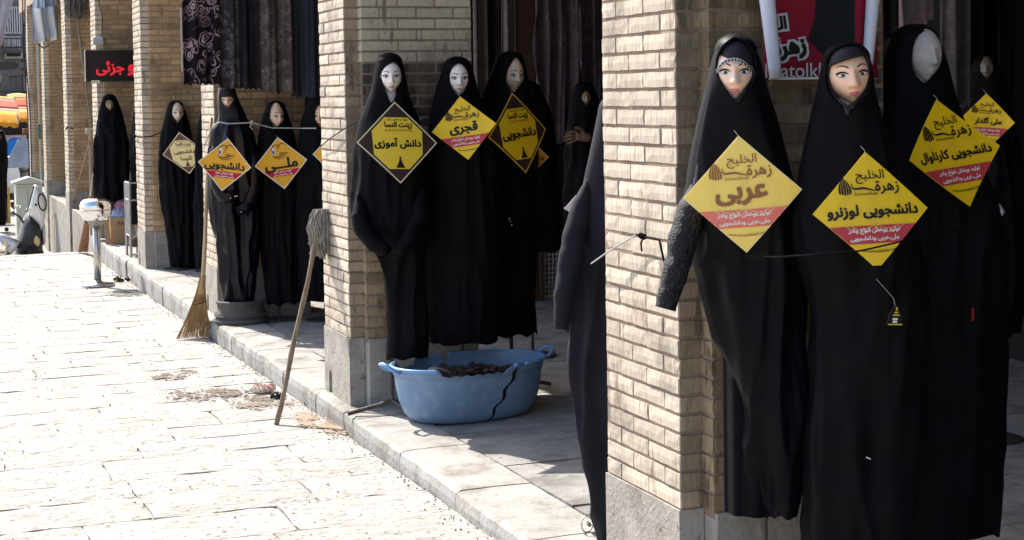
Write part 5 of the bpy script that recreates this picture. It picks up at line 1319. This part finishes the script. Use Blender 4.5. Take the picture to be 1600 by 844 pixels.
make_head(t, 'painted', .225, 1.0, M('tan face skin', (.30,.17,.115), (.26,.145,.10), 12, rough=.5), -.9, 0, (0, -.01, 1.66), 0, 1.0, 'dull lip paint')
b = MB(); hy = Matrix.Rotation(-.9, 3, 'Z')
b.grid(lambda u, v: tuple(hy @ Vector((.090*math.sin(math.pi*2*u)*math.sin(math.pi*.5*v*(1.0 if abs(u-.5) > .22 else 1.28)), (-.102*math.cos(math.pi*2*u))*math.sin(math.pi*.5*v*(.72 if (u < .2 or u > .8) else 1.3)) , 1.66+.122*math.cos(math.pi*.5*v*(.72 if (u < .2 or u > .8) else 1.3))))), 49, 14); b.build('hair', INK, t, smooth=True, solid=.008)
for s_ in (-1, 1): b = MB(); b.bevbox(s_*.10-.045, s_*.10+.045, -.20, .07, .002, .085, .02); b.build('shoe', INK, t, smooth=True)
# ================================================================== FAR STREET
def bikeparts(label, base, rz, sc, shield=True):
    t = thing('scooter', label, 'scooter', base, rz); S = lambda v: [Vector(p)*sc for p in v]
    RB = M('tyre rubber', (.02,.02,.02), rough=.8); WP = M('white paint', (.74,.74,.70), (.68,.68,.64), 3, rough=.3, spec=.5, coat=.3); DK = M('dark plastic', (.03,.032,.036), (.05,.05,.055), 6, rough=.5)
    for y in (-.62, .62):
        b = MB(); b.tube([Vector((0, y+.23*math.cos(a), .23+.23*math.sin(a)))*sc for a in np.linspace(0, 2*math.pi, 30)], .05*sc, 8); w_ = b.build('wheel', RB, t, smooth=True)
        b = MB(); b.tube([Vector((-.03, y, .23))*sc, Vector((.03, y, .23))*sc], .13*sc, 18); b.build('hub', STEEL, w_, smooth=True)
        b = MB(); b.grid(lambda u, v: Vector(((v-.5)*.14, y+.30*math.cos(.3+2.5*u), .24+.30*math.sin(.3+2.5*u)))*sc, 14, 5); b.build('mudguard', WP if y < 0 else DK, t, smooth=True, solid=.006)
    # leg shield, wide at the top, tapering to the floor, curved backwards
    b = MB(); b.grid(lambda u, v: Vector(((u-.5)*(.20+.34*math.sin(math.pi*(.15+.8*v)))*1., -.40+.10*v+.10*(2*u-1)**2, .34+.66*v))*sc, 16, 16); b.build('leg_shield', WP, t, smooth=True, solid=.02*sc)
    b = MB(); b.tube([Vector((.075*math.cos(a)+.02, -.445+.02*math.sin(a), .74+.10*math.sin(a)))*sc for a in np.linspace(0, 6.28, 30)], .007*sc, 6); b.build('ring_emblem', M('black trim', (.01,.01,.01)), t)
    b = MB(); b.bevbox(-.17*sc, .17*sc, -.36*sc, .1*sc, .28*sc, .36*sc, .02*sc); b.build('footboard', DK, t)
    b = MB(); b.grid(lambda u, v: Vector(((.20-.02*v)*math.cos(2*math.pi*u), .42+.46*math.sin(2*math.pi*u)*(1-.1*v), .28+.42*v))*sc, 26, 8); b.build('rear_body', DK, t, smooth=True)
    b = MB(); b.lathe([(0,.70),(.16,.70),(.19,.74),(.17,.79),(.08,.81),(0,.81)], (0,.42*1,0), 26, sy=2.2); 
    for i in range(len(b.v)): x, y, z = b.v[i]; b.v[i] = (x*sc, y*sc, z*sc)
    b.build('seat', M('black vinyl seat', (.02,.02,.022), rough=.4), t, smooth=True)
    b = MB(); b.tube(S([(0,-.58,.25),(0,-.42,.78),(0,-.36,1.02)]), .035*sc, 10); b.build('steering_column', DK, t)
    b = MB(); b.tube(S([(-.32,-.24,1.04),(-.12,-.36,1.0),(0,-.37,.99),(.12,-.36,1.0),(.32,-.24,1.04)]), .016*sc, 8); b.build('handlebar', STEEL, t)
    b = MB(); b.lathe([(0,-.0),(.06,0),(.065,.03),(.045,.06),(0,.07)], n=20); b.v = [tuple((Vector((x, -.42-z, .98+y*.9)))*sc) for x, y, z in b.v]; b.build('headlight', M('headlight', (.7,.7,.68), rough=.1, spec=.8), t, smooth=True)
    for s_ in (-1, 1):
        b = MB(); b.tube(S([(s_*.24,-.3,1.04),(s_*.30,-.32,1.2)]), .007*sc, 6); b.lathe([(0,-.012*sc),(.05*sc,-.01*sc),(.05*sc,.01*sc),(0,.012*sc)], (s_*.30*sc,-.32*sc,1.23*sc), 14); b.build('mirror', STEEL, t)
    b = MB(); b.box(-.05*sc,.05*sc,.86*sc,.9*sc,.5*sc,.6*sc, T=lambda p: p); b.build('reflector', M('amber lens', (.62,.30,.08), rough=.3), t)
    return t
gz = -.8
def slabpoly(mb, pts, d0, d1, bulge=0., Y=23.2, o=Vector((0,0,0))):
    """outline given as photo points at depth Y, built d1-d0 thick with a rounded front"""
    P = [onY(x, y, Y) for x, y in pts]; c = sum(P, Vector())/len(P); n = len(P); R_ = []
    for s_, dd in ((1, d1), (1, d0+(d1-d0)*.35), (.93, d0+(d1-d0)*.1), (.72, d0-bulge*.6), (.4, d0-bulge)):
        R_.append([mb.V(c+(p-c)*s_+Vector((0, dd, 0))-o) for p in P])
    for a, b_ in zip(R_, R_[1:]):
        for k in range(n): mb.Fc(a[k], a[(k+1)%n], b_[(k+1)%n], b_[k])
    mb.Fc(*R_[-1]); mb.Fc(*reversed(R_[0]))
def densify(pts, m=4):
    out = []
    n = len(pts)
    for i in range(n):
        p0, p1, p2, p3 = pts[i-1], pts[i], pts[(i+1)%n], pts[(i+2)%n]
        for k in range(m):
            t = k/m; out.append(tuple(.5*((2*p1[q])+(-p0[q]+p2[q])*t+(2*p0[q]-5*p1[q]+4*p2[q]-p3[q])*t*t+(-p0[q]+3*p1[q]-3*p2[q]+p3[q])*t**3) for q in (0,1)))
    return out
WP = M('white paint', (.74,.74,.70), (.68,.68,.64), 3, rough=.3, spec=.5, coat=.3); DK = M('dark plastic', (.02,.022,.026), (.04,.04,.045), 6, rough=.5)
s1 = onY(52, 393, 23.3); O_ = Vector((s1.x, 23.3, -.8)); t = thing('scooter', 'white shielded scooter parked just beyond the crest of the street', 'scooter', O_)
for nm, pts, d0, d1, bl, mt in (
  ('leg_shield', [(53.5,290),(58,290),(64,296),(70.5,306),(73,320),(72,334),(66,357),(60,350),(42,331),(45,322),(49,306)], -.05, .07, .05, WP),
  ('rear_body', [(47,334),(56,343),(64,356),(66,372),(65,396),(28,398),(29,378),(33,362),(37,348)], -.02, .42, .10, DK),
  ('fender', [(66,352),(70,348),(72,362),(72,380),(68,384),(66,372)], .05, .3, .03, M('silver paint', (.5,.5,.5), rough=.3, metal=.5)),
  ('reflector', [(53,370),(56,367),(61,373),(61,379),(58,384),(52,378)], -.16, -.10, .01, M('amber lens', (.55,.40,.22), rough=.3)),
  ('lower_body', [(28,392),(66,392),(66,420),(30,420)], .0, .4, .02, DK)):
    b = MB(); slabpoly(b, densify(pts), d0, d1, bl, o=O_); b.build(nm, mt, t, smooth=True)
b = MB(); cc = onY(66, 316, 23.1)-O_; b.tube([cc+Vector((.052*math.cos(a)+.0*math.sin(a)-.012*math.sin(a), 0, .115*math.sin(a))) for a in np.linspace(0, 6.28, 32)], .0095, 6); b.build('ring_emblem', M('black trim', (.01,.01,.01)), t, smooth=True)
b = MB(); cc = onY(56, 320, 23.1)-O_; b.tube([cc, cc+Vector((0,-.015,0))], .018, 10); b.build('bolt', DK, t)
b = MB(); b.tube([onY(41,332,23.12)-O_, onY(45,322,23.1)-O_, onY(49,306,23.1)-O_, onY(53,291,23.1)-O_], .010, 6); b.build('trim', DK, t)
b = MB(); b.tube([onY(37,349,23.3)-O_, onY(30,338,23.25)-O_, onY(19,332,23.2)-O_], .014, 8); b.build('grip', DK, t)
b = MB(); b.lathe([(0,-.02),(.05,-.015),(.05,.015),(0,.02)], onY(28,323,23.3)-O_, 16); b.tube([onY(28,323,23.3)-O_, onY(35,345,23.35)-O_], .009, 6); b.build('mirror', STEEL, t)
for y in (.95, -.1):
    b = MB(); b.tube([Vector((.02, y+.0*math.cos(a), 0))+Vector((.22*math.cos(a)*.4, .22*math.cos(a)*.9, .24+.22*math.sin(a))) for a in np.linspace(0, 2*math.pi, 28)], .05, 8); b.build('wheel', M('tyre rubber', (.02,.02,.02), rough=.8), t, smooth=True)
# low chrome machine at its left
c = onY(14, 380, 23.0); t = thing('motorcycle', 'chrome engined motorcycle at the left edge beside the white scooter', 'motorcycle', (c.x-.60, 23.1, gz))
RB = M('tyre rubber', (0,0,0))
for x in (-.55, .55):
    b = MB(); b.tube([(x+.27*math.cos(a), .1, .30+.27*math.sin(a)) for a in np.linspace(0, 6.28, 30)], .045, 8); w_ = b.build('wheel', RB, t, smooth=True)
    for k in range(8): b = MB(); a = k*.785; b.tube([(x,.1,.3),(x+.26*math.cos(a),.1,.3+.26*math.sin(a))], .006, 4); b.build('spoke', STEEL, w_)
b = MB(); b.lathe([(0,-.14),(.13,-.13),(.17,-.06),(.17,.06),(.13,.13),(0,.14)], (0,0,0), 24, sy=.8); b.v = [(x+.50, y+.02, z+.50) for x, y, z in b.v]; b.build('engine', CHR, t, smooth=True)
b = MB(); b.bevbox(-.22,.24,-.06,.2,.58,.74,.05); b.build('fuel_tank', M('dark tank', (.03,.03,.035), rough=.25), t, smooth=True)
b = MB(); b.tube([(.38,.02,.66),(.55,-.06,.60),(.68,-.1,.52),(.6,-.12,.42)], [.04,.06,.07,.05], 14); b.build('side_cover', M('grey paint', (.45,.46,.48), rough=.25, metal=.3), t, smooth=True)
b = MB(); b.tube([(-.55,.1,.3),(-.35,.1,.85),(-.3,.1,1.0)], .022, 8); b.tube([(-.3,-.12,1.02),(-.3,.3,1.02)], .014, 8); b.build('fork', STEEL, t)
b = MB(); b.bevbox(.1,.35,-.02,.2,.60,.68,.03); b.build('seat', INK, t)
c = onY(24, 360, 38.5); bikeparts('second scooter farther down the street with a blue cover behind it', (c.x-.1, 38.5, gz), -.35, 1.25)
c = onY(33, 262, 37.2); t = thing('windscreen', 'bluish windscreen leaning over the farther scooter', 'windscreen', (c.x, 37.2, c.z)); b = MB(); b.grid(lambda u, v: ((u-.5)*(.75-.35*v)+.15*v, .1*v-.12*(2*u-1)**2, .62*v), 10, 8); b.build('screen', M('milky blue screen', (.32,.40,.52), (.24,.32,.44), 3, rough=.2), t, smooth=True, solid=.01)
# pale cabinet with a small gabled lid
c = onY(46, 370, 26.8); t = thing('cabinet', 'pale green street cabinet with a gabled lid behind the white scooter', 'cabinet', (c.x, 26.8, gz)); CB = M('pale cabinet paint', (.50,.51,.43), (.44,.45,.38), 3, rough=.5)
b = MB(); b.bevbox(-.19,.19,0,.4,0,1.16,.012); b.build('cabinet_body', CB, t)
b = MB(); x0_ = .24; P = [(-x0_,-.03,1.163),(x0_,-.03,1.163),(x0_,-.03,1.19),(0.02,-.03,1.27),(-x0_,-.03,1.19)]; f1_ = [b.V(p) for p in P]; f2_ = [b.V((p[0], .43, p[2])) for p in P]; b.Fc(*f1_[::-1]) ; b.Fc(*f2_)
for k in range(5): b.Fc(f1_[k], f1_[(k+1)%5], f2_[(k+1)%5], f2_[k])
b.build('lid', CB, t)
for s_ in (-1, 1): b = MB(); b.bevbox(min(s_*.01,s_*.17),max(s_*.01,s_*.17),-.012,-.002,.1,1.1,.003); b.build('door', CB, t)
# crate-like board, posts
c = onY(4, 343, 34.5); t = thing('display_board', 'yellow framed board standing at the left edge of the far street', 'board', (c.x-.55, 34.5, gz))
YF = M('yellow wood', (.55,.38,.10), (.45,.30,.08), 6)
b = MB(); b.box(.05,.66,.0,.02,.05,.66, T=lambda p: (p[0], p[1]+.2*p[2], p[2])); b.build('board_panel', M('brown weave', (.28,.20,.12), (.18,.12,.07), 30), t)
for q_ in ((.0,.05,0,.74),(.66,.71,0,.74),(.051,.659,.0,.05),(.051,.659,.68,.74)): b = MB(); b.box(q_[0],q_[1],-.01,.03,q_[2],q_[3], T=lambda p: (p[0], p[1]+.2*p[2], p[2])); b.build('frame_bar', YF, t)
for (px, lab) in ((47, 'thin dark post under the awnings, left'), (50.5, 'thin grey pipe running down beside the farthest pillar')):
    c = onY(px, 300, 30.0); t = thing('pipe', lab, 'pipe', (c.x, 30, gz)); b = MB(); b.tube([(0,0,0),(0,0,2.2),(-.05,0,3.4),(-.02,0,5)], .011, 8); b.build('pipe_shaft', M('dark pipe', (.06,.06,.065)), t)
t = thing('downpipe', 'teal strapped downpipe on the pillar below the plastic sheet', 'pipe', (onX(66, 80, 2.08).x, 27.9, 0)); b = MB(); b.tube([(0,0,.2),(0,0,3)], .018, 8); b.build('pipe_shaft', M('grey green pipe', (.32,.36,.33)), t); b = MB(); b.bevbox(-.035,.02,-.03,.02,1.05,1.3,.01); b.build('teal_rag', M('teal cloth', (.05,.16,.14)), t)
# awnings: stripes of orange, yellow with scalloped lower edge
def awning(label, px0, px1, ytop, ybot, Y, dep, mats):
    a = onY(px0, ytop, Y); c = onY(px1, ybot, Y-dep); W_ = c.x-a.x; dz = c.z-a.z; t = thing('awning', label, 'awning', (a.x, Y, a.z)); bands = len(mats)
    def g(u, v): return (W_*u+.05*math.sin(v*3), -dep*v, dz*(.8*v+.2*v*v)+(0 if v < .99 else -.045*abs(math.sin(u*math.pi*6)))+.03*math.sin(u*4))
    v0 = 0
    for nm, vw, mt in mats:
        b = MB(); v1 = v0+vw; b.grid(lambda u, v: g(u, v0+(v1-v0)*v), 49, 5); b.build('canvas_stripe', mt, t, smooth=True, solid=.01); v0 = v1
    for s_ in (0, 1):
        b = MB(); b.tube([(W_*s_,0,-.02),(W_*s_,-dep,dz*.98)], .02, 6); b.build('arm', IRON, t)
AO = M('orange canvas', (.56,.10,.03), (.5,.09,.03), 3); AY = M('amber canvas', (.62,.27,.012), (.58,.24,.012), 3); AW = M('pale canvas stripe', (.7,.5,.35)); AR = M('coral canvas', (.55,.14,.09)); OL = M('olive canvas', (.42,.30,.10))
awning('coral and amber striped awning with a scalloped edge at the left edge', -60, 29, 152, 196, 41, 1.2, [('a',.12,OL),('b',.36,AR),('c',.05,AW),('d',.03,AY),('e',.04,AW),('f',.40,AY)])
awning('orange and amber striped awning right of the coral one', 11, 58, 148, 190, 44, 1.3, [('a',.22,OL),('b',.34,AO),('c',.04,AW),('d',.04,AO),('e',.04,AW),('f',.32,AY)])
# goods under the awnings
r = random.Random(8)
t = thing('market_stall', 'stall of small red and brown goods under the awnings', 'stall', (onY(35, 260, 43).x-.6, 43, gz)); b = MB(); b.box(-1, 1.2, 0, .8, 0, .7); b.build('counter', M('stall cloth', (.10,.06,.05)), t)
b = MB(); b.box(-1.2, 1.6, .9, 1.0, 0, 2.2); b.build('backdrop', M('stall shade cloth', (.03,.025,.025)), t)
for k in range(60):
    b = MB(); x, z = r.uniform(-.9,1.2), r.uniform(.8,1.75); s_ = r.uniform(.04,.09); b.bevbox(x-s_, x+s_, .1+r.uniform(0,.1), .45, z-s_*.8, z+s_*.8, .015)
    b.build('goods', r.choice([M('goods red', (.34,.07,.05)), M('goods brown', (.20,.10,.06)), M('goods tan', (.5,.33,.2)), M('goods dark', (.05,.03,.03)), M('goods pale', (.55,.5,.45))]), t)
c = onY(14, 220, 40.5); t = thing('hanging_cloth', 'pale pink cloth hanging under the coral awning', 'cloth', (c.x-.25, 40.4, .3)); b = MB(); b.grid(lambda u, v: (.55*u-.35*v*(1-u)+.1, .04*math.sin(9*u), .6*v+.6*u*(1-v)*.2), 16, 10); b.build('cloth_panel', M('pale pink cloth', (.45,.33,.31)), t, smooth=True, solid=.01)
c = onY(25, 225, 39.9); t = thing('blue_bundle', 'bright blue bundle behind the farther scooter', 'bundle', (c.x, 39.9, c.z-.4)); b = MB(); b.grid(lambda u, v: (.32*math.sin(math.pi*v)*math.cos(6.28*u), .2*math.sin(math.pi*v)*math.sin(6.28*u), .25-.28*math.cos(math.pi*v)*(1+.1*math.sin(18*u))), 26, 14); b.build('bundle', M('bright blue cloth', (.02,.16,.5)), t, smooth=True)
# black clad passer-by at the left edge
fQ = frame(1, 32.5); fQ.o.z = 0; t = thing('person', 'person in a long black chador walking at the left edge of the far street', 'person', fQ.o, fQ.th)
cloak(t, 'chador', fQ, [(203,-3,4),(206,-6,7),(214,-8,9),(226,-13,12),(250,-17,12),(290,-18,10),(330,-17,11),(352,-16,9)], [(208,-2,2),(212,-4,4),(217,-4,4),(222,-1,1)], mdark(), .12, .05, 77, .2, nr=50, nc=60)
hx, hz, hh = headpos(fQ, 0, 214, 221, 0); make_head(t, 'painted', hh, 1.05, SKN, -.2, 0, (hx, 0, hz)); 
for s_ in (-1, 1): b = MB(); b.bevbox(s_*.09-.04, s_*.09+.04, -.16, .1, -.795, -.73, .02); b.build('shoe', INK, t)
# buildings closing the street, with grilles, balconies, pipes
def far_building(label, px0, px1, Y, zt, wall, wins, balc=()):
    a = onY(px0, 100, Y); c = onY(px1, 100, Y); t = thing('building', label, 'building', (a.x, Y, gz)); W_ = c.x-a.x
    b = MB(); b.box(0, W_, 0, 8, 0, zt); b.build('wall', wall, t)
    for (x0_, y0_, x1_, y1_, n) in wins:
        p = onY(x0_, y1_, Y); q_ = onY(x1_, y0_, Y); X0_, X1_, Z0_, Z1_ = p.x-a.x, q_.x-a.x, p.z-gz, q_.z-gz
        b = MB(); b.box(X0_, X1_, -.05, -.003, Z0_, Z1_); w_ = b.build('window', M('dark opening', (.03,.035,.045), rough=.2), t)
        b = MB(); 
        for s_ in (0, 1): b.box(X0_-.05 if not s_ else X1_, X0_ if not s_ else X1_+.05, -.09, -.004, Z0_-.04, Z1_+.04)
        b.box(X0_, X1_, -.09, -.052, Z1_-.04, Z1_+.035); b.box(X0_, X1_, -.09, -.052, Z0_-.035, Z0_+.03); b.build('frame', M('grey frame', (.35,.35,.36)), w_)
        for k in range(n):
            b = MB(); xx = X0_+(X1_-X0_)*(k+.5)/n; b.tube([(xx,-.12,Z0_),(xx,-.12,Z1_)], .018, 5); b.build('bar', M('pale bar', (.6,.6,.6)), w_)
    for (x0_, x1_, y_, y2) in balc:
        p = onY(x0_, y_, Y-.9); q_ = onY(x1_, y2, Y-.9); X0_, X1_ = p.x-a.x, q_.x-a.x; zt_, zb_ = p.z-gz, q_.z-gz
        b = MB(); b.box(X0_, X1_, -.9, -.06, zb_-.1, zb_); k_ = b.build('balcony', M('dark balcony slab', (.10,.09,.085), (.06,.055,.05), 3), t)
        for z in (zb_+.06, zt_): b = MB(); b.tube([(X0_,-.88,z),(X1_,-.88,z)], .022, 5); b.build('rail', IRON, k_)
        n = max(4, int((X1_-X0_)/.13))
        for k in range(n+1): b = MB(); xx = X0_+(X1_-X0_)*k/n; b.tube([(xx,-.88,zb_),(xx,-.88,zt_)], .012, 4); b.build('baluster', IRON, k_)
    return t
WG = M('grey plaster', (.16,.155,.15), (.10,.095,.09), 1.2, bump=.02, bscale=6)
WD = M('sooty plaster', (.07,.065,.065), (.045,.04,.04), 1.5)
far_building('grey old building with barred windows and balconies above the awnings', -40, 34, 52, 8.5, WG, [(7,12,31,52,7),(9,58,31,72,7),(10,78,32,90,0),(-30,10,-8,60,6)], [(2,34,60,77),(0,34,120,146)])
far_building('darker old building behind the first, just left of the pillars', 34, 60, 56, 9, WD, [(38,10,50,35,0),(38,45,50,92,5),(39,100,50,140,0)], [(35,52,60,78),(35,52,118,146)])
c = onY(4, 60, 50.5); t = thing('hanging_cloth', 'pale grey curtain hanging at the top left of the grey building', 'cloth', (c.x-.5, 50.4, c.z-.2)); b = MB(); b.grid(lambda u, v: (.75*u*(.55+.7*v)+.05, .06*math.sin(16*u), v*1.9), 24, 8); b.build('cloth_panel', M('pale mauve cloth', (.42,.38,.41), (.32,.28,.31), 4), t, smooth=True, solid=.01)
r = random.Random(17)
t = thing('rubbish_heap', 'jumble of tarpaulin and dark boxes on the lower balcony above the awnings', 'rubbish', (onY(24, 118, 50.6).x-.3, 50.6, onY(24, 118, 50.6).z-.1))
for k in range(16):
    b = MB(); x, z = r.uniform(-.6,.8), r.uniform(0,.5); s_ = r.uniform(.1,.22); ph = r.uniform(0,6)
    b.grid(lambda u, v: (x+s_*math.sin(math.pi*v)*math.cos(6.28*u)*(1+.3*math.sin(13*u+ph)), .3*s_*math.sin(math.pi*v)*math.sin(6.28*u), z-s_*.6*math.cos(math.pi*v)), 14, 8); b.build('bundle', r.choice([M('tarpaulin', (.22,.19,.16)), M('dark box', (.05,.045,.04)), M('dark box', (0,0,0)), M('worn bundle', (.12,.10,.09))]), t)
